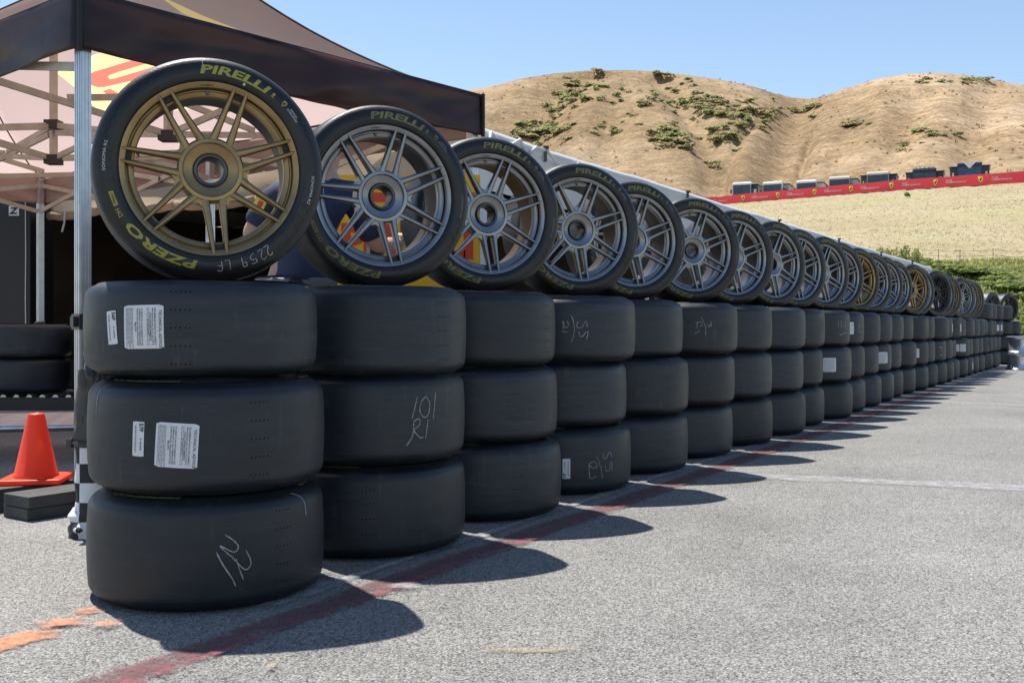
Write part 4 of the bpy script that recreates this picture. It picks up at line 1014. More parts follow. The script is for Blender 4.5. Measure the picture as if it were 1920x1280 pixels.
def on_tread(pts, faces, a0, z0, o, lift, mat, name, parent):
    """flat print wrapped on the tread: pts are (metres to the right, metres up)"""
    vs = []
    for x, y in pts:
        z = z0 + y; r = tread_r(z, o) + lift; a = a0 + x / r
        vs.append((r * math.cos(a), r * math.sin(a), z))
    me = bpy.data.meshes.new(name); me.from_pydata(vs, [], faces); me.materials.append(mat)
    return obj(name, me, parent)
def rect(w, h, n=10, rot=0.0, cx=0.0, cy=0.0, rc=.004):
    pts = []; ny = 8
    for i in range(n + 1):
        hh = h / 2 - (rc if i in (0, n) else 0)
        for j in range(ny + 1): pts.append((-w / 2 + w * i / n, -hh + 2 * hh * j / ny))
    q_ = ny + 1; f = [(i * q_ + j, (i + 1) * q_ + j, (i + 1) * q_ + j + 1, i * q_ + j + 1) for i in range(n) for j in range(ny)]
    c, s = math.cos(rot), math.sin(rot)
    return [(cx + x * c - y * s, cy + x * s + y * c) for x, y in pts], f
def turned(v, hgt, cx, top, left=True):
    """text turned a quarter clockwise: it reads downwards, its head to the right; cx is its baseline, top where it starts"""
    x0 = v[:, 0].min()
    return [(cx + y * hgt, top - (x - x0) * hgt) for x, y in v]
ADV = [('TECHNICAL ADVICE', .0085, .02), ('RECOMMENDATIONS FOR CORRECT', .0052, .01), ('MAINTENANCE AND USE OF THIS TYRE IN', .0052, .01), ('COLD ENVIRONMENTS', .0052, .01), ('ATTENTION!', .0046, 0)]
ADV2 = [('IN ORDER TO AVOID DAMAGE TO THE', .0052, .012), ('COMPOUND AT LOW TEMPERATURES', .0052, .012), ('PLEASE FOLLOW THE INSTRUCTIONS', .0052, .012), ('BELOW', .0052, .012)]
def advice_label(t, o, a, z, rot=0.0, full=True):
    W_, H_ = .118, .118
    pts, f = rect(W_, H_, 10, rot); lb = on_tread(pts, f, a, z, o, .0010, M['label'], 'advice_label', t)
    b_p = []; b_f = []
    c, s = math.cos(rot), math.sin(rot)
    def put(v, f_):
        k = len(b_p); b_p.extend([(x * c - y * s, x * s + y * c) for x, y in v]); b_f.extend([tuple(i + k for i in q) for q in f_])
    if full:
        x = W_ / 2 - .013
        v, f_ = text_geo('TECHNICAL ADVICE', .012, 0, 1.0); put(turned(v, .0078, x, .045), f_)
        x -= .006
        for i, (t_, h_, bd) in enumerate(ADV[1:] + ADV2):
            v, f_ = text_geo(t_, bd * 1.6, 0, 1.0); wd = width_of(v); h2 = min(.0050, .100 / wd); x -= .0066 if i != 4 else .018
            put(turned(v, h2, x, wd * h2 / 2), f_)
        on_tread(b_p, b_f, a, z, o, .0016, M['ink'], 'print', lb)
        b_p, b_f = [], []
        r2 = np.random.RandomState(3)
        for col in (.013, .018, -.031, -.035, -.039, -.043, -.047, -.051):
            y = .052
            while y > -.048:
                l = r2.uniform(.006, .016); put([(col - .0009, y), (col + .0009, y), (col + .0009, y - l), (col - .0009, y - l)], [(0, 1, 2, 3)]); y -= l + .002
        on_tread(b_p, b_f, a, z, o, .0016, M['ink_soft'], 'small_print', lb)
    else:
        r2 = np.random.RandomState(4)
        for col in np.arange(-.050, .050, .0085):
            y = .052
            while y > -.048:
                l = r2.uniform(.01, .03); put([(col - .0016, y), (col + .0016, y), (col + .0016, y - l), (col - .0016, y - l)], [(0, 1, 2, 3)]); y -= l + .003
        on_tread(b_p, b_f, a, z, o, .0018, M['ink_soft'], 'print', lb)
    return lb
def code_label(t, o, a, z, code, rot=0.0, full=True, w=.036, h=.092):
    pts, f = rect(w, h, 4, rot, rc=.001); lb = on_tread(pts, f, a, z, o, .0010, M['label'], 'code_label', t)
    b_p = []; b_f = []; c, s = math.cos(rot), math.sin(rot)
    for (t_, hh, x, y, bd) in ((code, .0125, .003, .042, .03), ('IP: 4639900', .0055, .0055, .002, .01), ('300/720-19 PCH SLICK DH' if code == '57F' else '260/680-19 PCH SLICK DH', .0050, -.011, .036, .01)):
        v, f_ = text_geo(t_, bd, 0, .88); k = len(b_p); b_p.extend([(p * c - q * s, p * s + q * c) for p, q in turned(v, hh, x, y)]); b_f.extend([tuple(i + k for i in q) for q in f_])
    on_tread(b_p, b_f, a, z, o, .0018, M['ink'], 'print', lb)
    return lb
def chalk(t, o, a, z, strokes, s=1.0, w=.0032):
    """handwriting: strokes of (right, up) in metres"""
    b_p = []; b_f = []; r2 = np.random.RandomState(len(strokes) + 5)
    for st in strokes:
        # round the corners of the pen line
        P = [np.array(p, float) * s for p in st]
        if len(P) > 2:
            q = [P[0]]
            for i in range(len(P) - 1):
                for k in range(1, 7):
                    t_ = k / 6; p0 = P[max(i - 1, 0)]; p1 = P[i]; p2 = P[i + 1]; p3 = P[min(i + 2, len(P) - 1)]
                    q.append(.5 * ((2 * p1) + (-p0 + p2) * t_ + (2 * p0 - 5 * p1 + 4 * p2 - p3) * t_ ** 2 + (-p0 + 3 * p1 - 3 * p2 + p3) * t_ ** 3))
            P = q
        else: P = [P[0] + (P[1] - P[0]) * k / 8 for k in range(9)]
        k0 = len(b_p)
        for i, p in enumerate(P):
            d = P[min(i + 1, len(P) - 1)] - P[max(i - 1, 0)]; d = d / (np.linalg.norm(d) + 1e-9); n_ = np.array([-d[1], d[0]]) * w * r2.uniform(.55, 1.1) / 2 * (.6 if i in (0, len(P) - 1) else 1)
            b_p += [tuple(p - n_), tuple(p + n_)]
        b_f += [(k0 + 2 * i, k0 + 2 * i + 2, k0 + 2 * i + 3, k0 + 2 * i + 1) for i in range(len(P) - 1)]
    return on_tread(b_p, b_f, a, z, o, .0012, M['chalk'], 'chalk_mark', t)
def wear_holes(t, o, a, z0=-.10, n=(5, 5), dx=.0125, dz=.049):
    """rows of small gauge holes in the tread"""
    b_p = []; b_f = []
    for i in range(n[0]):
        for j in range(n[1]):
            cx = (i - (n[0] - 1) / 2) * dx; cz = z0 + j * dz; k = len(b_p)
            b_p += [(cx + .0021 * math.cos(q * math.pi / 3), cz + .0021 * math.sin(q * math.pi / 3)) for q in range(6)]; b_f.append(tuple(range(k, k + 6)))
    h = on_tread(b_p, b_f, a, 0, o, .0006, M['hole_shade'], 'gauge_holes', t); h['kind'] = 'stuff'; return h
def ang(cx, cy, Ro, px):
    """angle on a tyre of the tread met on a bearing"""
    d = Vector(((px - 960) / 1950, 1.0)).normalized(); c = Vector((cx, cy)); m = c.dot(d); q = m * m - (c.length_squared - Ro * Ro)
    s = m - math.sqrt(max(q, 0)); p = d * s - c
    return math.atan2(p.y, p.x)
ORD = ['first', 'second', 'third', 'fourth', 'fifth', 'sixth', 'seventh', 'eighth', 'ninth', 'tenth', 'eleventh', 'twelfth', 'thirteenth', 'fourteenth', 'fifteenth', 'sixteenth', 'seventeenth', 'eighteenth', 'nineteenth', 'twentieth', 'twenty-first', 'twenty-second', 'twenty-third', 'twenty-fourth', 'twenty-fifth', 'twenty-sixth', 'twenty-seventh', 'twenty-eighth', 'twenty-ninth', 'thirtieth']
TYRE = {}
def put_tyre(kind, x, y, z, rz, label, group='slick tyres stacked along the row'):
    me, o, w, ro = KIND[kind]
    t = obj('slick_tyre', me, None, (x, y, z + w / 2), (0, 0, rz)); tag(t, label, 'tyre', group)
    if kind != 'front':
        l = obj('lettering', LET[kind], t); l['kind'] = 'stuff'
    return t
rt = np.random.RandomState(5)
TIER = ['bottom', 'middle', 'top']
EXTRA = {(0, 2): 'wide label and numbered label on its tread', (0, 1): '57F label and advice label on its tread', (0, 0): 'chalked 22 on its tread', (1, 1): 'chalked 101 R1 on its tread'}
TOPZ = []
SPEC = {0: [('rear', 0, .318), ('rear', .319, .318), ('front', .642, .27)], 1: [('rear', 0, .305), ('rear', .312, .305), ('rear', .612, .305)]}
for n_, row in enumerate(STACK):
    for t_, (x, y) in enumerate(row):
        if n_ in SPEC: kind, z, _ = SPEC[n_][t_]
        else: kind, z = 'rear', .309 * t_
        lab = '%s slick tyre of the %s stack from the near end' % (TIER[t_], ORD[n_])
        if (n_, t_) in EXTRA: lab = '%s slick tyre of the nearest stack, %s' % (TIER[t_], EXTRA[(n_, t_)]) if n_ == 0 else '%s slick tyre of the second stack, %s' % (TIER[t_], EXTRA[(n_, t_)])
        rz = 0.0 if n_ < 8 else rt.uniform(0, 6.28)
        t = put_tyre(kind, x + (.010 if (n_ == 0 and t_ < 2) else 0), y, z, rz, lab)
        if n_ == 0 and t_ < 2: t.scale = (.978, .978, 1.02)
        TYRE[(n_, t_)] = t
    TOPZ.append(z + KIND[kind][2])
if True:
    def A(n_, t_, px): x, y = STACK[n_][t_]; x += .010 if (n_ == 0 and t_ < 2) else 0; return ang(x, y, KIND['front' if (n_, t_) == (0, 2) else 'rear'][3], px)
    t = TYRE[(0, 2)]; o = O_FRONT
    advice_label(t, o, A(0, 2, 268), .003, .02); code_label(t, o, A(0, 2, 210), 0.001, '56F', .09)
    wear_holes(t, o, A(0, 2, 338), -.098)
    t = TYRE[(0, 1)]; o = O_REAR
    advice_label(t, o, A(0, 1, 329), -.012, -.06); code_label(t, o, A(0, 1, 256), 0.004, '57F', -.03)
    wear_holes(t, o, A(0, 1, 490), -.10)
    chalk(t, o, A(0, 1, 178), .13, [[(-.012, -.07), (-.010, -.03), (-.002, 0), (.01, .012)]])
    t = TYRE[(0, 0)]
    wear_holes(t, o, A(0, 0, 536), -.088)
    chalk(t, o, A(0, 0, 440), -.006, [[(-.024, .066), (0, .048), (.012, .031), (.003, .019), (-.010, .022), (-.038, .038), (-.020, .018), (-.002, .003)], [(.034, .019), (.048, -.014), (.038, -.031), (.024, -.027), (-.007, .007)], [(.005, 0), (.014, -.026), (.026, -.058)], [(-.048, .022), (-.030, -.012), (-.007, -.048), (.005, -.074)], [(-.046, .016), (-.028, -.018), (-.010, -.046)]])
    chalk(t, o, A(0, 0, 575), .115, [[(-.02, .028), (.0, .016), (.008, -.01), (.010, -.038)]])
    t = TYRE[(1, 1)]
    chalk(t, o, A(1, 1, 797), -.0, [[(-.030, .080), (-.052, .005)], [(.006, .078), (-.014, .062), (-.022, .030), (-.006, .008), (.012, .016), (.020, .052), (.004, .078)], [(.048, .088), (.034, .0)], [(-.045, -.002), (-.050, -.052), (-.072, -.086)], [(-.046, -.004), (-.024, .004), (-.024, -.018), (-.044, -.034), (-.020, -.060), (-.006, -.058)], [(.012, .0), (.002, -.066)]])
    wear_holes(TYRE[(1, 2)], o, A(1, 2, 832), -.098); wear_holes(TYRE[(1, 0)], o, A(1, 0, 690), -.06, (4, 4)); wear_holes(TYRE[(2, 1)], o, A(2, 1, 962), -.098)
    wear_holes(TYRE[(2, 2)], o, A(2, 2, 1026), -.098); wear_holes(TYRE[(2, 0)], o, A(2, 0, 972), -.07, (5, 4)); wear_holes(TYRE[(3, 2)], o, A(3, 2, 1105), -.098)
    W55 = [[(-.052, .035), (-.050, .012), (-.038, .006), (-.030, .018), (-.036, .036)], [(-.056, .036), (-.054, -.002)], [(-.060, -.012), (-.030, -.016)], [(-.018, .062), (-.006, .030), (-.004, -.02), (-.016, -.060)], [(.016, .036), (.008, .016), (.016, .004), (.034, .008), (.048, .032), (.056, .030), (.058, .008)], [(.020, -.012), (.020, -.030), (.034, -.036), (.050, -.018), (.062, -.016), (.054, -.050)]]
    chalk(TYRE[(3, 2)], o, A(3, 2, 1078), .0, W55)
    chalk(TYRE[(3, 0)], o, A(3, 0, 1128), -.02, [[(.012, .062), (.008, .040), (.026, .034), (.044, .058), (.058, .054), (.062, .034)], [(.020, -.0), (.028, -.024), (.046, -.024), (.052, .01), (.064, .008), (.062, -.03)], [(-.026, .046), (-.004, -.01), (.006, -.056)], [(-.066, .016), (-.040, .022), (-.026, .004), (-.044, -.008), (-.070, .010)], [(-.068, .014), (-.062, -.052), (-.028, -.044)]])
    code_label(TYRE[(3, 0)], o, A(3, 0, 1062), -.026, '57F', 3.14)
    chalk(TYRE[(5, 2)], o, A(5, 2, 1323), .01, [[(-.062, .022), (-.030, .028), (-.022, .010), (-.040, .002)], [(-.052, .03), (-.054, -.008)], [(-.070, -.040), (-.034, -.020)], [(-.028, .056), (-.002, .0), (.0, -.052)], [(.008, .016), (.024, .0), (.026, .012), (.038, .002), (.034, .034)]])
    advice_label(TYRE[(9, 1)], o, A(9, 1, 1556) - TYRE[(9, 1)].rotation_euler.z, .0, 0, False)
    for key, px, kind in (((10, 2), 1597, 'c'), ((11, 2), 1586, 'n'), ((12, 1), 1655, 'a'), ((12, 1), 1661.5, 'c'), ((15, 1), 1720.5, 'c'), ((18, 2), 1786, 'c'), ((19, 2), 1801.5, 'c'), ((20, 1), 1806, 'a'), ((20, 1), 1796, 'c'), ((21, 0), 1824, 'c')):
        tt = TYRE[key]; a = A(key[0], key[1], px) - tt.rotation_euler.z
        if kind == 'a': advice_label(tt, o, a, .0, 0, False)
        elif kind == 'c': code_label(tt, o, a, .0, '57F', 0, False, .05, .11)
    chalk(TYRE[(9, 2)], o, A(9, 2, 1582) - TYRE[(9, 2)].rotation_euler.z, -.0, [[(-.06, .05), (-.06, -.0)], [(-.03, .055), (-.03, .0)], [(-.05, -.05), (.04, -.03)], [(.02, .05), (.02, .0)]], 1.2, .004)
    chalk(TYRE[(10, 2)], o, A(10, 2, 1612) - TYRE[(10, 2)].rotation_euler.z, .0, [[(0, .07), (-.03, .03), (.02, .02)], [(.0, .02), (-.03, -.02), (.03, -.04)]], 1.0, .004)
    chalk(TYRE[(17, 1)], o, A(17, 1, 1764) - TYRE[(17, 1)].rotation_euler.z, .0, [[(-.05, .05), (.04, .045), (.0, .02), (.04, -.02)], [(-.03, -.06), (.05, -.06)]], 1.0, .006)
# stacks at the far end, four tyres tall
FAR = [((8.40, 19.16), 3, 'stack behind the last wheels of the row'), ((8.78, 19.82), 4, 'first four-tyre stack past the last leaning wheels'), ((9.17, 20.48), 4, 'second four-tyre stack past the last leaning wheels'), ((9.58, 21.15), 4, 'third four-tyre stack, right behind the stacked bare rims'), ((10.33, 22.2), 4, 'four-tyre stack showing above the stacked bare rims'), ((10.62, 23.2), 3, 'stack that carries the grey wheel at the far end'), ((11.6, 24.5), 3, 'stack that carries the black wheel at the far end'), ((11.62, 22.7), 4, 'stack at the far right edge behind the bare rims')]
for (x, y), cnt, desc in FAR:
    for k in range(cnt):
        jx, jy = rt.uniform(-.03, .03), rt.uniform(-.02, .02)
        nm = (['bottom', 'middle', 'top'] if cnt == 3 else ['bottom', 'second', 'third', 'top'])[k]
        t = put_tyre('rear', x + jx, y + jy, .309 * k, rt.uniform(0, 6.28), '%s slick tyre of the %s' % (nm, desc), 'slick tyres stacked at the far end')
        TYRE[(desc, k)] = t
t = TYRE[(FAR[3][2], 2)]
for px, kd in ((1871.5, 'c'), (1878, 'c')):
    code_label(t, O_REAR, ang(t.location.x, t.location.y, .35, px) - t.rotation_euler.z, .0, '57F', 0, False, .06, .12)

# ------------------------------------------------------------------ wheels standing on the stacks
WR, WW, RIMR = .329, .262, .2535
def wheel_profile():
    h = WW / 2; p = [(.249, -h * .80), (.254, -h * .90), (.262, -h * .975), (.274, -h), (.288, -h * .99), (.297, -h * .965)]
    sh = .028; cr = .004; c = (WR - sh - cr, -h * .955 + sh)
    for k in range(1, 7):
        a = -math.pi / 2 + math.pi / 2 * k / 6; p.append((c[0] + sh * math.cos(a), c[1] + sh * math.sin(a)))
    for k in (-.66, -.33, 0, .33, .66): p.append((WR - cr * abs(k) ** 2.2, -c[1] * k * -1 * -1))
    p = p[:12]
    tp = -c[1]
    mid = [(WR - cr * abs(k) ** 2.2, tp * k) for k in (-.66, -.33, 0, .33, .66)]
    o = p + mid + [(r, -z) for r, z in p][::-1]
    i = [(.252, h * .7), (.27, h * .8), (.30, h * .5), (.305, 0), (.30, -h * .5), (.27, -h * .8), (.252, -h * .7)]
    return o, i
O_WH, I_WH = wheel_profile()
b = MB(); b.lathe(O_WH + I_WH, 96, 'y', closed=True)
no = len(O_WH) - 1
fi = []
for s in range(len(O_WH) + len(I_WH)):
    fi += [(2 if (s < 8 or no - 9 < s < no) else 0) if s < no else 1] * 96
b.m = fi
WTYRE = b.mesh('wheel_tyre', [M['rubber'], M['liner'], M['sidewall']], angle=40)
# embossed thin rings and tread-pattern blocks on the sidewall are real relief
def deg(a): return math.radians(a)
def wheel_print(mat, name, items): return ring_text(items, O_WH, 'y', name=name, mats=[mat], lift=.0016)
T_FC1 = text_geo('FERRARI', .004, 0, 1.0); T_FC2 = text_geo('CHALLENGE', .004, 0, 1.0); T_SON = text_geo('SONOMA R2', 0, 0, 1.25); T_BARTXT = text_geo('PIRELLI', .02, .2, 1.3)
SH = (np.array(SHIELD) * .72, fan(SHIELD)); HO = (np.array(HORSE) * .75, fan(HORSE))
DOT = (np.array([(.5 * math.cos(q * math.pi / 5), .5 * math.sin(q * math.pi / 5)) for q in range(10)]), [tuple(range(10))])
FSC = (np.array([(-.45, -.5), (.45, -.5), (.45, -.38), (.12, -.38), (.12, -.1), (.42, .1), (.1, .5), (-.1, .5), (-.42, .1), (-.12, -.1), (-.12, -.38), (-.45, -.38)]), None)
FSC = (FSC[0], fan([tuple(p) for p in FSC[0]]))
yel_items = [(T_PIR, deg(76), .2735, .0245, 0), (T_PZ, deg(239), .2725, .0235, 0), (T_DH, deg(209), .281, .0125, 0), (BAR, deg(200.5), .279, .0125, 0)]
L_YEL = [wheel_print(M['yellow'], 'lettering', [q]) for q in yel_items]
L_OLD = [wheel_print(M['yellow_old'], 'lettering', [q]) for q in yel_items]
L_BADGE = wheel_print(M['yellow_old'], 'shield_badge', [(SH, deg(44.2), .288, .020, 0), (FSC, deg(52), .285, .014, 0)])
L_BADGE1 = wheel_print(M['yellow'], 'shield_badge', [(SH, deg(44.2), .288, .020, 0), (FSC, deg(52), .285, .014, 0)])
L_HORSE = wheel_print(M['ink'], 'horse_emblem', [(HO, deg(44.2), .288, .018, 0)])
for v in L_HORSE.vertices: v.co.y -= .0008
T_BT = wheel_print(M['ink'], 'bar_print', [(T_BARTXT, deg(200.5), .2825, .0055, 0)])
for v in T_BT.vertices: v.co.y -= .0008
sp_items = [(T_FC1, deg(36.5), .290, .0060, 0), (T_FC2, deg(36.2), .282, .0060, 0), (T_SON, deg(176), .288, .0085, 0), (T_SON, deg(-10), .288, .0085, 0)]
L_WHITE = [wheel_print(M['white_print'], 'small_print', [q]) for q in sp_items + [(DOT, deg(70), .2655, .0080, 0)]]
L_GREY = [wheel_print(M['grey_print'], 'small_print', [q]) for q in sp_items]
# embossed blocks near the shoulder
emb = []
for a0 in (150, -35, 20, 118):
    for k in range(7): emb.append((BAR, deg(a0 + k * 3.2), .2985 - (k % 2) * .006, .0042, 0))
T_EMB = text_geo('PIRELLI', .05, .2, 1.5)
L_EMB = wheel_print(M['emboss'], 'embossed_print', emb + [(T_EMB, deg(178), .268, .020, 0), (T_EMB, deg(-32), .272, .020, 0)])
b = MB()
for rr, hh in ((.2975, .0007), (.2680, .0007), (.3035, .0007)):
    vs = []; n = 96
    for k in range(n):
        a = 2 * math.pi * k / n
        for dr in (-.0007, .0007):
            r = rr + dr; vs.append((r * math.cos(a), -side_h(r, O_WH) - hh, r * math.sin(a)))
    b.add(vs, [(2 * k, (2 * k + 2) % (2 * n), (2 * k + 3) % (2 * n), 2 * k + 1) for k in range(n)])
L_RING = b.mesh('sidewall_ring', M['emboss'])

RIM_P = [(.2490, -.098), (.2535, -.106), (.2545, -.114), (.2538, -.1172), (.2522, -.1188), (.2505, -.1186), (.2372, -.1130), (.2358, -.1110), (.2345, -.0860), (.2300, -.0850), (.2285, -.0960), (.2260, -.0975), (.2140, -.0930), (.2125, -.0910), (.2115, -.0700), (.2160, -.0600), (.2240, .0900), (.2360, .1050), (.2540, .1180), (.2540, .1235), (.2490, .1230), (.2470, .1100), (.2400, .0950), (.2320, .0500), (.2290, -.0300), (.2420, -.0800)]
def rim_meshes(mat):
    b = MB(); b.lathe(RIM_P, 96, 'y', closed=True)
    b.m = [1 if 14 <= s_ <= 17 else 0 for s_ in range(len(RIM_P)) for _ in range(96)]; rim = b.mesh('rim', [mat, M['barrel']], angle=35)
    b = MB(); b.lathe([(.0940, -.055), (.0950, -.0930), (.0900, -.0985), (.0800, -.0990), (.0775, -.0960), (.0740, -.0935), (.0560, -.0870), (.0500, -.0850), (.0480, -.0800), (.0480, -.0300), (.0940, -.0300)], 64, 'y', closed=True); hub = b.mesh('hub', mat, angle=35)
    b = MB()
    st = [(.074, .0262, .030), (.088, .0250, .0265), (.105, .0236, .0230), (.135, .0222, .0198), (.175, .0208, .0172), (.210, .0196, .0150), (.232, .0188, .0132), (.2470, .0184, .0100)]
    for sgn in (-1, 1):
        pass
    def spoke(sgn):
        b = MB(); vs = []; fs = []
        for i, (r, d, w) in enumerate(st):
            t = (r - .074) / (.2455 - .074); yf = -.0965 - .0225 * t ** 1.15; yb = yf + .038 - .014 * t
            if i == len(st) - 1: yb = yf + .006
            cx = sgn * d
            for (x, y) in ((-w / 2 * .85, yb), (-w / 2, yf + .010), (-w * .40, yf + .0028), (-w * .16, yf), (w * .16, yf), (w * .40, yf + .0028), (w / 2, yf + .010), (w / 2 * .85, yb)): vs.append((cx + x, y, r))
        n = 8
        for i in range(len(st) - 1):
            for k in range(n): fs.append((i * n + k, i * n + (k + 1) % n, (i + 1) * n + (k + 1) % n, (i + 1) * n + k))
        fs += [tuple(range(n))[::-1], tuple(range((len(st) - 1) * n, len(st) * n))]
        b.add(vs, fs); return b.mesh('spoke', mat, angle=50)
    # web that fillets the foot of two neighbouring spokes
    b = MB(); vs = []; fs = []
    arcs = []
    a1 = math.pi / 7
    for i in range(9):
        f = -1 + 2 * i / 8; a = a1 * .62 * f; r = .105 + .022 * abs(f) ** 1.6
        for y in (-.0945, -.062): vs.append((r * math.sin(a), y, r * math.cos(a)))
        for y in (-.0965, -.062): vs.append((.085 * math.sin(a), y, .085 * math.cos(a)))
    for i in range(8):
        o_ = 4 * i; fs += [(o_, o_ + 4, o_ + 5, o_ + 1), (o_, o_ + 2, o_ + 6, o_ + 4)]
    b.add(vs, fs); web = b.mesh('web', mat)
    return rim, hub, spoke(-1), spoke(1), web
RIMS = {k: rim_meshes(M[k]) for k in ('gold', 'bronze', 'silver', 'blackwheel', 'darkwheel')}
b = MB(); b.lathe([(.0480, -.0900), (.0450, -.0920), (.0395, -.0905), (.0365, -.0840), (.0360, -.0100), (.0480, -.0100)], 48, 'y', closed=True); BORE = b.mesh('bore_ring', M['steel'], angle=35)
b = MB(); b.tube([(0, -.080, 0), (0, -.104, 0)], .0042, 8); b.tube([(0, -.098, 0), (0, -.107, 0)], .0055, 8); VALVE = b.mesh('valve', M['steel'])
b = MB(); b.box((0, -.094, .2285), (.026, .010, .020)); POCKET = b.mesh('spoke_pocket', M['pocket_dark'])
b = MB()
v, f = text_geo('rotiform', .01, 0, 1.1)
b.add([((.2445 + y * -.0065) * math.cos(deg(93) + x * .0065 / .2445), -.1170, (.2445 - y * .0065) * math.sin(deg(93) + x * .0065 / .2445)) for x, y in v], f); ROTI = b.mesh('rim_lettering', M['ink'])
def make_wheel(col, first=False, detail=True):
    w = empty('race_wheel')
    roll = (0, 0, 0)
    t = obj('tyre', WTYRE, w, (0, 0, WR))
    for lm in (L_YEL if first else L_OLD): obj('lettering', lm, t)
    if detail:
        for lm in (L_WHITE if first else L_GREY): obj('small_print', lm, t)
        s = obj('shield_badge', L_BADGE1 if first else L_BADGE, t); obj('horse_emblem', L_HORSE, t); obj('bar_print', T_BT, t)
        obj('embossed_print', L_EMB, t)['kind'] = 'stuff'; obj('sidewall_ring', L_RING, t)
    rm, hb, sl, sr, web = RIMS[col]
    r = obj('rim', rm, w, (0, 0, WR))
    obj('hub', hb, r); obj('bore_ring', BORE, r)
    for k in range(7):
        a = 90 - (-84 + 360 / 7 * k)
        obj('spoke', sl, r, None, (0, deg(a), 0)); obj('spoke', sr, r, None, (0, deg(a), 0))
        if detail: obj('spoke_pocket', POCKET, r, None, (0, deg(a), 0))
        obj('web', web, r, None, (0, deg(a + 180 / 7), 0))
    if detail:
        va = deg(92.5); obj('valve', VALVE, r, (.221 * math.cos(va), 0, .221 * math.sin(va))); obj('rim_lettering', ROTI, r)
    return w
proto = {}
COLS = ['gold'] + ['silver'] * 10 + ['gold'] + ['silver'] * 3 + ['gold', 'silver', 'blackwheel', 'silver', 'bronze', 'silver', 'silver', 'bronze']
NAMEC = {'gold': 'gold', 'silver': 'silver grey', 'blackwheel': 'black', 'bronze': 'bronze', 'darkwheel': 'dark grey'}
proto['gold1'] = make_wheel('gold', True)
rw = np.random.RandomState(9)
WH = []
cnt_col = {}
for i, (x, y, ph) in enumerate(WHEEL):
    c = COLS[i]
    if i == 0: w = proto['gold1']
    elif c not in proto: proto[c] = w = make_wheel(c)
    else: w = copy_tree(proto[c])
    w.location = (x, y, TOPZ[min(i, len(TOPZ) - 1)] - .002); w.rotation_euler = (0, 0, R(ph))
    if i:
        rl = rw.uniform(-5, 5)
        for ch in w.children: ch.rotation_euler = (0, R(rl), 0)
    lab = 'nearest wheel, gold with twin spokes and bright yellow sidewall lettering, on the first tyre stack' if i == 0 else '%s twin-spoke wheel, %s wheel from the near end of the row' % (NAMEC[c], ORD[i])
    tag(w, lab, 'wheel', 'wheels standing on the tyre stacks'); WH.append(w)
for (x, y, ph, c, z, lab) in ((10.62, 23.2, 38, 'darkwheel', .915, 'dark grey wheel standing apart at the far end, left of the black one'), (11.62, 24.5, 27, 'blackwheel', .915, 'black wheel standing last at the far right end of the row')):
    w = make_wheel(c, False, False) if c not in proto else copy_tree(proto[c])
    w.location = (x, y, z); w.rotation_euler = (0, 0, R(ph)); tag(w, lab, 'wheel', 'wheels at the far end')
# chalk on the nearest tyre
def wheel_chalk(parent, strokes, acen, rbase, s=1.0, w=.0022):
    b = MB()
    for st in strokes:
        P = [np.array(p, float) * s for p in st]; q = []
        for i in range(len(P) - 1):
            for k in range(6):
                t_ = k / 6; p0 = P[max(i - 1, 0)]; p1 = P[i]; p2 = P[i + 1]; p3 = P[min(i + 2, len(P) - 1)]
                q.append(.5 * ((2 * p1) + (-p0 + p2) * t_ + (2 * p0 - 5 * p1 + 4 * p2 - p3) * t_ ** 2 + (-p0 + 3 * p1 - 3 * p2 + p3) * t_ ** 3))
        q.append(P[-1]); vs = []
        for i, p in enumerate(q):
            d = q[min(i + 1, len(q) - 1)] - q[max(i - 1, 0)]; d = d / (np.linalg.norm(d) + 1e-9); n_ = np.array([-d[1], d[0]]) * w / 2
            for sg in (-1, 1):
                x, y = p + n_ * sg; r = rbase + y; a = acen - x / (rbase + .015); vs.append((r * math.cos(a), -side_h(r, O_WH) - .0016, r * math.sin(a)))
        b.add(vs, [(2 * i, 2 * i + 2, 2 * i + 3, 2 * i + 1) for i in range(len(q) - 1)])
    return obj('chalk_mark', b.mesh('chalk_mark', M['chalk']), parent)
wt = [c for c in WH[0].children if c.name.startswith('tyre')][0]
two = [(0, .026), (.006, .031), (.013, .027), (.011, .016), (.0, .002), (.016, .001)]
sh_ = lambda P, dx, dy=0: [(x + dx, y + dy) for x, y in P]
wheel_chalk(wt, [two, sh_(two, .022, .001), [(.066, .029), (.052, .029), (.051, .019), (.061, .019), (.064, .008), (.050, .002)], [(.091, .020), (.082, .018), (.080, .028), (.090, .029), (.091, .018), (.089, .001)], [(.128, .028), (.127, .002), (.140, .002)], [(.150, .001), (.150, .028), (.164, .028)], [(.150, .015), (.161, .015)]], deg(-54), .268)
b = MB(); vs = []
for r, da in ((.322, 0), (.316, .0), (.309, .002), (.300, .004), (.290, .006), (.278, .020)):
    for sg in (-1, 1): a = deg(95) - da + sg * .0022; vs.append((r * math.cos(a), -(side_h(min(r, .3205), O_WH)) - .0012, r * math.sin(a)))
b.add(vs, [(2 * i, 2 * i + 2, 2 * i + 3, 2 * i + 1) for i in range(5)]); obj('chalk_mark', b.mesh('chalk_mark', M['white_print']), wt)
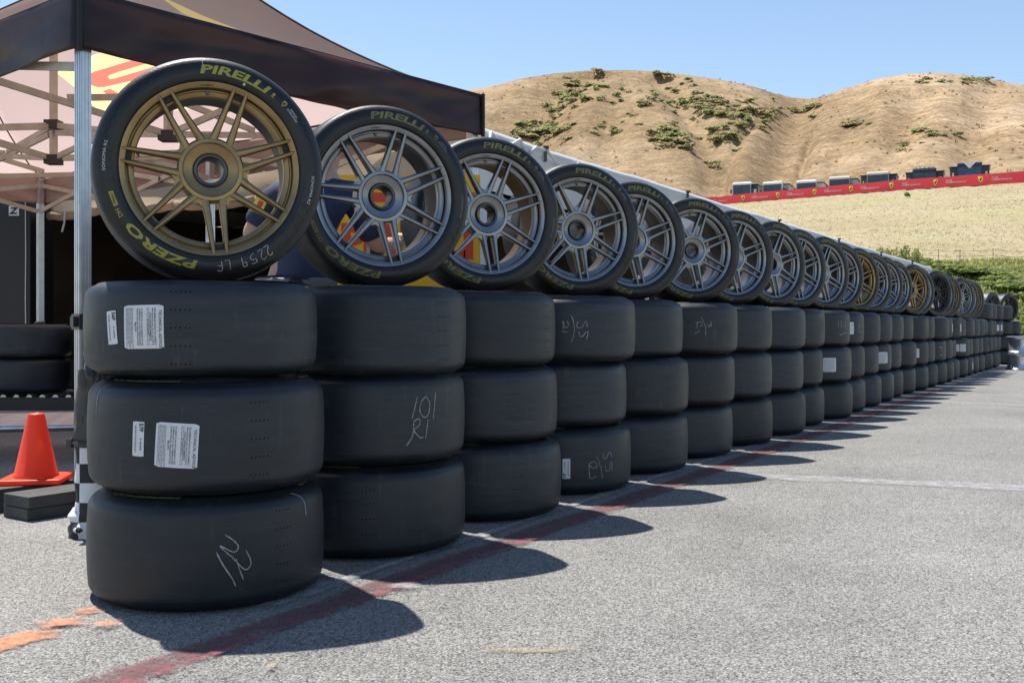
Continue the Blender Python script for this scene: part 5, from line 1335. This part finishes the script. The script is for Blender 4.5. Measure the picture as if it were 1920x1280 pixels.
# bare rims lying in a pile at the far end
for k in range(2):
    b = MB(); b.lathe([(.235, 0), (.262, .004), (.265, .018), (.252, .030), (.232, .055), (.225, .150), (.232, .250), (.252, .272), (.265, .288), (.262, .302), (.235, .306), (.222, .25), (.214, .15), (.222, .05)], 56, 'z', closed=True)
    rr = obj('bare_rim', b.mesh('bare_rim', M['alu'], angle=35), None, (9.42 + .02 * k, 19.25, .311 * k), (0, 0, k))
    b = MB(); b.lathe([(.04, .25), (.09, .25), (.09, .28), (.04, .28)], 24, closed=True)
    for q in range(7):
        a = 2 * math.pi * q / 7; b.bar((.08 * math.cos(a), .08 * math.sin(a), .265), (.222 * math.cos(a), .222 * math.sin(a), .275), .022, .03)
    obj('spokes', b.mesh('rim_spokes', M['silver']), rr)
    tag(rr, 'bare silver wheel rim lying flat, %s of the pile at the far right' % ('bottom' if k == 0 else 'top'), 'wheel rim', 'bare rims piled at the far end')

# ------------------------------------------------------------------ left side: cone, blocks, conveyors, cabinet
def bevel(o, w, seg=2):
    m_ = o.modifiers.new('edge', 'BEVEL'); m_.width = w; m_.segments = seg; return o
CP = Vector((-2.105, 4.60, .1005))
b = MB(); b.lathe([(.0, 0), (.150, 0)], 4); cone = empty('traffic_cone', CP, R(10)); tag(cone, 'bright orange traffic cone standing on the black blocks by the canopy leg', 'traffic cone')
b = MB(); b.box((0, 0, .011), (.265, .265, .022)); bevel(obj('base', b.mesh('cone_base', M['orange']), cone), .008)
b = MB(); b.lathe([(.094, .020), (.094, .030), (.089, .036), (.0365, .285), (.034, .296), (.026, .300), (.022, .298), (.022, .27)], 48); obj('cone_body', b.mesh('cone_body', M['orange'], angle=40), cone)
for (x, y, l, w, rz, z, lab) in ((-1.915, 4.375, .36, .185, R(-36), 0, 'lower black block nearest the canopy leg'), (-1.912, 4.372, .36, .19, R(-35), .050, 'upper black block nearest the canopy leg'), (-2.135, 4.555, .36, .185, R(-37), 0, 'lower black block under the orange cone'), (-2.14, 4.56, .36, .19, R(-36), .050, 'upper black block under the orange cone')):
    b = MB(); b.box((0, 0, .0245), (w, l, .048)); o = bevel(obj('rubber_block', b.mesh('rubber_block', M['black_block']), None, (x, y, z), (0, 0, rz)), .004); tag(o, lab, 'block', 'black blocks under the cone')
def conveyor(name_label, cx, cy, lx, ly, z, n, along='y'):
    r = empty('roller_conveyor', (cx, cy, 0)); tag(r, name_label, 'conveyor', 'roller conveyors under the canopy')
    for s in (-1, 1):
        b = MB()
        if along == 'y': b.box((s * lx / 2, 0, z - .05), (.03, ly, .10))
        else: b.box((0, s * ly / 2, z - .05), (lx, .03, .10))
        obj('rail', b.mesh('conveyor_rail', M['blackpanel']), r)
    me = None
    for i in range(n):
        t = (i + .5) / n - .5
        if me is None:
            b = MB()
            if along == 'y': b.tube([(-lx / 2 + .02, 0, 0), (lx / 2 - .02, 0, 0)], .024, 12)
            else: b.tube([(0, -ly / 2 + .02, 0), (0, ly / 2 - .02, 0)], .024, 12)
            me = b.mesh('roller', M['brightsteel'], angle=40)
        obj('roller', me, r, (0, t * ly, z - .005) if along == 'y' else (t * lx, 0, z - .005))
    for sx in (-1, 1):
        for sy in (-1, 1):
            b = MB(); b.box((sx * lx / 2 * .9, sy * ly / 2 * .9, (z - .1) / 2), (.04, .04, z - .1)); obj('leg', b.mesh('conveyor_leg', M['blackpanel']), r)
    return r
conveyor('near roller conveyor with empty shiny rollers behind the orange cone', -2.98, 6.45, 1.15, .95, .20, 9).rotation_euler = (0, 0, R(14))
conveyor('far roller conveyor carrying slick tyres under the canopy', -4.05, 8.35, 2.6, .80, .245, 26, 'x')
for (x, y, k, lab) in ((-3.90, 8.36, 0, 'lower front slick tyre on the far roller conveyor'), (-3.90, 8.36, 1, 'upper front slick tyre on the far roller conveyor'), (-3.205, 8.42, 0, 'lower slick tyre on the right end of the far roller conveyor'), (-3.20, 8.43, 1, 'upper slick tyre on the right end of the far roller conveyor'), (-4.62, 8.38, 0, 'lower slick tyre on the left end of the far roller conveyor'), (-4.62, 8.38, 1, 'upper slick tyre on the left end of the far roller conveyor')):
    put_tyre('front', x, y, .268 + .27 * k, k * 1.3 + x, lab, 'slick tyres on the roller conveyor')
cab = empty('black_cabinet', (-6.02, 11.7, 0)); tag(cab, 'tall black cabinet with a grey side panel and a small white emblem', 'cabinet')
b = MB(); b.box((.17, .3, 1.15), (.86, .6, 2.30)); bevel(obj('body', b.mesh('cabinet_body', M['blackpanel']), cab), .01)
b = MB(); b.box((-.055, -.012, 1.14), (.41, .02, 2.26)); obj('side_panel', b.mesh('cabinet_panel', M['greypanel']), cab)
b = MB(); b.box((.42, -.006, 2.09), (.115, .008, .11)); em = obj('emblem', b.mesh('cabinet_emblem', M['label']), cab); bevel(em, .003)
v, f = text_geo('Z', .05, .2, 1.2); b = MB(); b.add([(.42 + x * .07, -.0115, 2.055 + y * .07) for x, y in v], f); o = obj('print', b.mesh('emblem_print', M['ink'])); o.parent = em
b = MB(); b.tube([(.55, -.01, 2.25), (.555, -.012, 1.6), (.55, -.01, 1.1), (.56, -.012, .4)], .006, 6); obj('cable', b.mesh('cabinet_cable', M['white_print']), cab)
# wrapped leg weight on the canopy leg
lx, ly = (-1.585, 3.905)
wrapo = empty('wrapped_bundle', (lx, ly, 0)); tag(wrapo, 'upright bundle in shiny black plastic over a checkered cloth beside the nearest tyres', 'bundle')
def lump(name, z0, z1, r0, r1, mat, n=18, m_=28, amp=.014, ox=.0, oy=0, fr=14, seed=0.0):
    rows_l = []
    for k in range(m_ + 1):
        t = k / m_; z = z0 + (z1 - z0) * t; r = []
        for i in range(n + 1):
            a = 2 * math.pi * i / n; q = r0 + (r1 - r0) * t
            dv = amp * mnoise.noise(Vector((math.cos(a) * 1.6 + seed, math.sin(a) * 1.6, z * fr)))
            r.append((ox + (q + dv) * math.cos(a), oy + (q + dv) * math.sin(a), z))
        rows_l.append(r)
    return obj(name, grid_mesh(name, rows_l, mat), wrapo)
lump('plastic_wrap', .86, .42, .036, .050, M['wrap'], ox=.028, oy=-.01, amp=.022)
lump('weight_bag', .62, .335, .036, .056, M['bagfab'], ox=.004, oy=-.02, amp=.018, seed=4)
lump('checkered_cloth', .345, .10, .050, .052, M['check'], ox=.006, oy=-.015, amp=.010, seed=2)
lump('crumpled_hem', .12, .0, .052, .074, M['check'], ox=.006, oy=-.015, amp=.028, fr=30, seed=7)
b = MB()
b.tube([(.006 + .060 * math.cos(a), -.015 + .060 * math.sin(a), .350) for a in np.linspace(0, 2 * math.pi, 25)], .012, 6); b.box((-.05, -.055, .350), (.02, .03, .03)); obj('strap', b.mesh('weight_strap', M['wrap']), wrapo)
# board with the yellow and red logo inside the tent
brd = empty('logo_board', (-.62, 6.15, 0)); tag(brd, 'orange yellow board with big red lettering behind the second wheel', 'sign board')
b = MB(); b.box((0, .02, 1.18), (.86, .03, 1.0)); obj('board', b.mesh('sign_board', M['banner_yellow']), brd)
v, f = text_geo('PIRELLI', .06, .0, 1.0); sx = .78 / width_of(v); b = MB(); b.add([(x * sx, .0035, 1.195 + y * .19) for x, y in v], f); obj('lettering', b.mesh('board_lettering', M['banner_red']), brd)
b = MB(); b.box((0, .003, 1.548), (.80, .006, .055)); obj('letter_bar', b.mesh('board_letter_bar', M['banner_red']), brd)
b = MB(); b.box((.452, .01, 1.18), (.04, .04, 1.0)); b.box((-.452, .01, 1.18), (.04, .04, 1.0)); obj('edge', b.mesh('board_edge', M['white']), brd)
for s in (-1, 1):
    b = MB(); b.box((s * .36, .05, .34), (.04, .04, .68)); obj('leg', b.mesh('board_leg', M['alu']), brd)
ws = empty('wheel_stand', (-.735, 5.38, 0)); tag(ws, 'metal work stand with clamp beside the yellow board', 'stand')
b = MB(); b.box((0, 0, .61), (.035, .035, 1.22)); obj('column', b.mesh('stand_column', M['brightsteel']), ws)
b = MB(); b.box((.035, -.01, 1.15), (.06, .05, .09)); b.tube([(.0, -.02, 1.10), (.22, -.03, 1.02)], .010, 8); obj('clamp', b.mesh('stand_clamp', M['plastic']), ws)
b = MB(); b.box((0, 0, .015), (.45, .06, .03)); b.box((0, 0, .017), (.06, .45, .03)); obj('foot', b.mesh('stand_foot', M['plastic']), ws)

# ------------------------------------------------------------------ the tyre fitter behind the first two wheels
def skin(name, V, E, rad, mat, parent, sub=2, root=0):
    me = bpy.data.meshes.new(name); me.from_pydata([tuple(v) for v in V], E, [])
    o = bpy.data.objects.new(name, me); C.objects.link(o)
    s = o.modifiers.new('skin', 'SKIN'); s.use_smooth_shade = True
    for i, r in enumerate(rad):
        r = r if hasattr(r, '__len__') else (r, r); me.skin_vertices[0].data[i].radius = r
    me.skin_vertices[0].data[root].use_root = True
    u = o.modifiers.new('smooth', 'SUBSURF'); u.levels = sub; u.render_levels = sub
    bpy.context.view_layer.update()
    dg = bpy.context.evaluated_depsgraph_get(); m2 = bpy.data.meshes.new_from_object(o.evaluated_get(dg)); m2.name = name
    m2.materials.clear(); m2.materials.append(mat); m2.polygons.foreach_set('use_smooth', [True] * len(m2.polygons))
    bpy.data.objects.remove(o)
    return obj(name, m2, parent)
PP = Vector((-1.03, 4.95, 0))
per = empty('person', PP); tag(per, 'person in navy polo and black trousers seen from behind, gloved hand reaching right', 'person')
J = dict(pel=(0, 0, .96), waist=(.01, .02, 1.08), chest=(.07, .05, 1.30), upper=(.10, .07, 1.44), neck=(.115, .08, 1.535), skull=(.125, .105, 1.62), crown=(.13, .10, 1.70),
         ls=(-.085, .06, 1.445), le=(-.235, .03, 1.215), lw=(-.12, .24, 1.16), lh=(-.06, .32, 1.17),
         rs=(.265, .09, 1.425), re=(.365, .16, 1.175), rw=(.46, .34, 1.21), rh=(.49, .42, 1.24),
         lt=(-.095, 0, .90), lk=(-.11, .03, .50), la=(-.12, -.02, .09), lf=(-.13, .14, .045), rt=(.095, 0, .90), rk=(.12, .06, .50), ra=(.13, .0, .09), rf=(.14, .16, .045))
names = list(J); ix = {k: i for i, k in enumerate(names)}
ED = [('pel', 'waist'), ('waist', 'chest'), ('chest', 'upper'), ('upper', 'neck'), ('neck', 'skull'), ('skull', 'crown'), ('upper', 'ls'), ('ls', 'le'), ('le', 'lw'), ('lw', 'lh'), ('upper', 'rs'), ('rs', 're'), ('re', 'rw'), ('rw', 'rh'), ('pel', 'lt'), ('lt', 'lk'), ('lk', 'la'), ('la', 'lf'), ('pel', 'rt'), ('rt', 'rk'), ('rk', 'ra'), ('ra', 'rf')]
RD = dict(pel=(.15, .11), waist=(.14, .10), chest=(.15, .105), upper=(.11, .085), neck=.056, skull=(.078, .092), crown=(.055, .065), ls=.062, le=.046, lw=.031, lh=.03, rs=.062, re=.046, rw=.031, rh=.03, lt=.085, lk=.062, la=.042, lf=.035, rt=.085, rk=.062, ra=.042, rf=.035)
skin('body', [J[k] for k in names], [(ix[a], ix[b_]) for a, b_ in ED], [RD[k] for k in names], M['skin'], per)
L_ = lambda a, b_, t: tuple(Vector(J[a]).lerp(Vector(J[b_]), t))
V = [J['waist'], (.0, .01, 1.0), J['chest'], J['upper'], L_('upper', 'neck', .45), J['ls'], L_('ls', 'le', .55), L_('ls', 'le', .86), J['rs'], L_('rs', 're', .55), L_('rs', 're', .92)]
sh = skin('polo_shirt', V, [(0, 1), (0, 2), (2, 3), (3, 4), (3, 5), (5, 6), (6, 7), (3, 8), (8, 9), (9, 10)], [(.162, .125), (.166, .128), (.180, .130), (.128, .102), .068, .084, .076, .072, .084, .076, .072], M['navy'], per)
b = MB(); b.tube([tuple(Vector(L_('upper', 'neck', .5)) + Vector((.066 * math.cos(a), .066 * math.sin(a), .02 * math.sin(a) + .01))) for a in np.linspace(0, 2 * math.pi, 17)], .016, 8); c_ = obj('collar', b.mesh('collar', M['navy'], smooth=True), per)
b = MB(); p = Vector(L_('ls', 'le', .40)) + Vector((-.02, -.088, .0))
b.box(p, (.055, .010, .07), Matrix.Rotation(.45, 3, 'Y')); pt = obj('patch', b.mesh('sleeve_patch', M['badge_yellow'])); pt.parent = sh
b = MB(); b.box(p + Vector((0.004, -.003, 0)), (.024, .010, .045), Matrix.Rotation(.45, 3, 'Y')); q_ = obj('patch_mark', b.mesh('patch_mark', M['banner_red'])); q_.parent = sh
skin('trousers', [(0, 0, .985), J['pel'], J['lt'], J['lk'], L_('lk', 'la', .9), J['rt'], J['rk'], L_('rk', 'ra', .9)], [(1, 0), (1, 2), (2, 3), (3, 4), (1, 5), (5, 6), (6, 7)], [(.163, .125), (.170, .130), .105, .078, .065, .105, .078, .065], M['trousers'], per, root=1)
b = MB(); b.tube([(.178 * math.cos(a), .005 + .140 * math.sin(a), .992) for a in np.linspace(0, 2 * math.pi, 33)], .020, 8); obj('belt', b.mesh('belt', M['belt'], smooth=True), per)
for s, a_, f_ in (('l', 'la', 'lf'), ('r', 'ra', 'rf')):
    skin('shoe', [tuple(Vector(J[a_]) + Vector((0, -.02, -.03))), L_(a_, f_, .5), J[f_]], [(0, 1), (1, 2)], [.052, .048, .040], M['plastic'], per)
# head: short greying hair, ear, nose
b = MB(); hc = Vector((.128, .085, 1.655))
vs = []; fs = []
for i in range(9):
    th_ = math.pi * .56 * i / 8
    for k in range(24):
        a = 2 * math.pi * k / 24; r = Vector((.088 * math.sin(th_) * math.cos(a), .106 * math.sin(th_) * math.sin(a), .092 * math.cos(th_)))
        if math.sin(a) > .55 and th_ > 1.0: r *= .93
        vs.append(hc + r * (1 + .04 * mnoise.noise(Vector((i * .9, k * .7, 1)))))
fs = [(i * 24 + k, i * 24 + (k + 1) % 24, (i + 1) * 24 + (k + 1) % 24, (i + 1) * 24 + k) for i in range(8) for k in range(24)]
b.add(vs, fs); obj('hair', b.mesh('hair', M['hair'], smooth=True), per)
for s in (-1, 1):
    skin('ear', [hc + Vector((s * .085, .015, -.02)), hc + Vector((s * .096, .0, .0)), hc + Vector((s * .088, .012, -.05))], [(0, 1), (0, 2)], [.012, .012, .009], M['skin'], per)
skin('nose', [hc + Vector((0, .095, -.02)), hc + Vector((0, .118, -.05))], [(0, 1)], [.012, .015], M['skin'], per)
# hands: palm, four bent fingers and a thumb
def hand(w, h, mat, name, sc=1.0):
    w = Vector(w); d = (Vector(h) - w).normalized(); s = d.cross(Vector((0, 0, 1))).normalized(); u = s.cross(d)
    palm = w + d * .075
    V = [w, w + d * .04, palm]; E = [(0, 1), (1, 2)]; Rr = [.030 * sc, .036 * sc, .036 * sc]
    hd = skin(name, V, E, [(r, r * .62) for r in Rr], mat, per)
    for k, ln in zip((-1.5, -.5, .5, 1.5), (.062, .074, .078, .068)):
        p0 = palm + s * k * .019 - d * .01; p1 = p0 + d * ln * .5 - u * .008; p2 = p1 + d * ln * .28 - u * ln * .35; p3 = p2 - u * ln * .32 - d * .004
        skin('finger', [p0, p1, p2, p3], [(0, 1), (1, 2), (2, 3)], [.0105 * sc, .0095 * sc, .009 * sc, .008 * sc], mat, hd, 1)
    p0 = w + d * .03 - s * .028; p1 = p0 - s * .025 + d * .028 - u * .01; p2 = p1 + d * .028 - u * .012
    skin('thumb', [p0, p1, p2], [(0, 1), (1, 2)], [.013 * sc, .0115 * sc, .0095 * sc], mat, hd, 1)
    return hd
hand(L_('rw', 'rh', .0), J['rh'], M['glove'], 'glove', 1.25)
b = MB(); b.tube([L_('rw', 'rh', -.10), L_('rw', 'rh', .20)], [.045, .046], 12); obj('glove_cuff', b.mesh('glove_cuff', M['glove'], smooth=True), per)
hand(L_('lw', 'lh', .0), J['lh'], M['skin'], 'hand', 1.0)
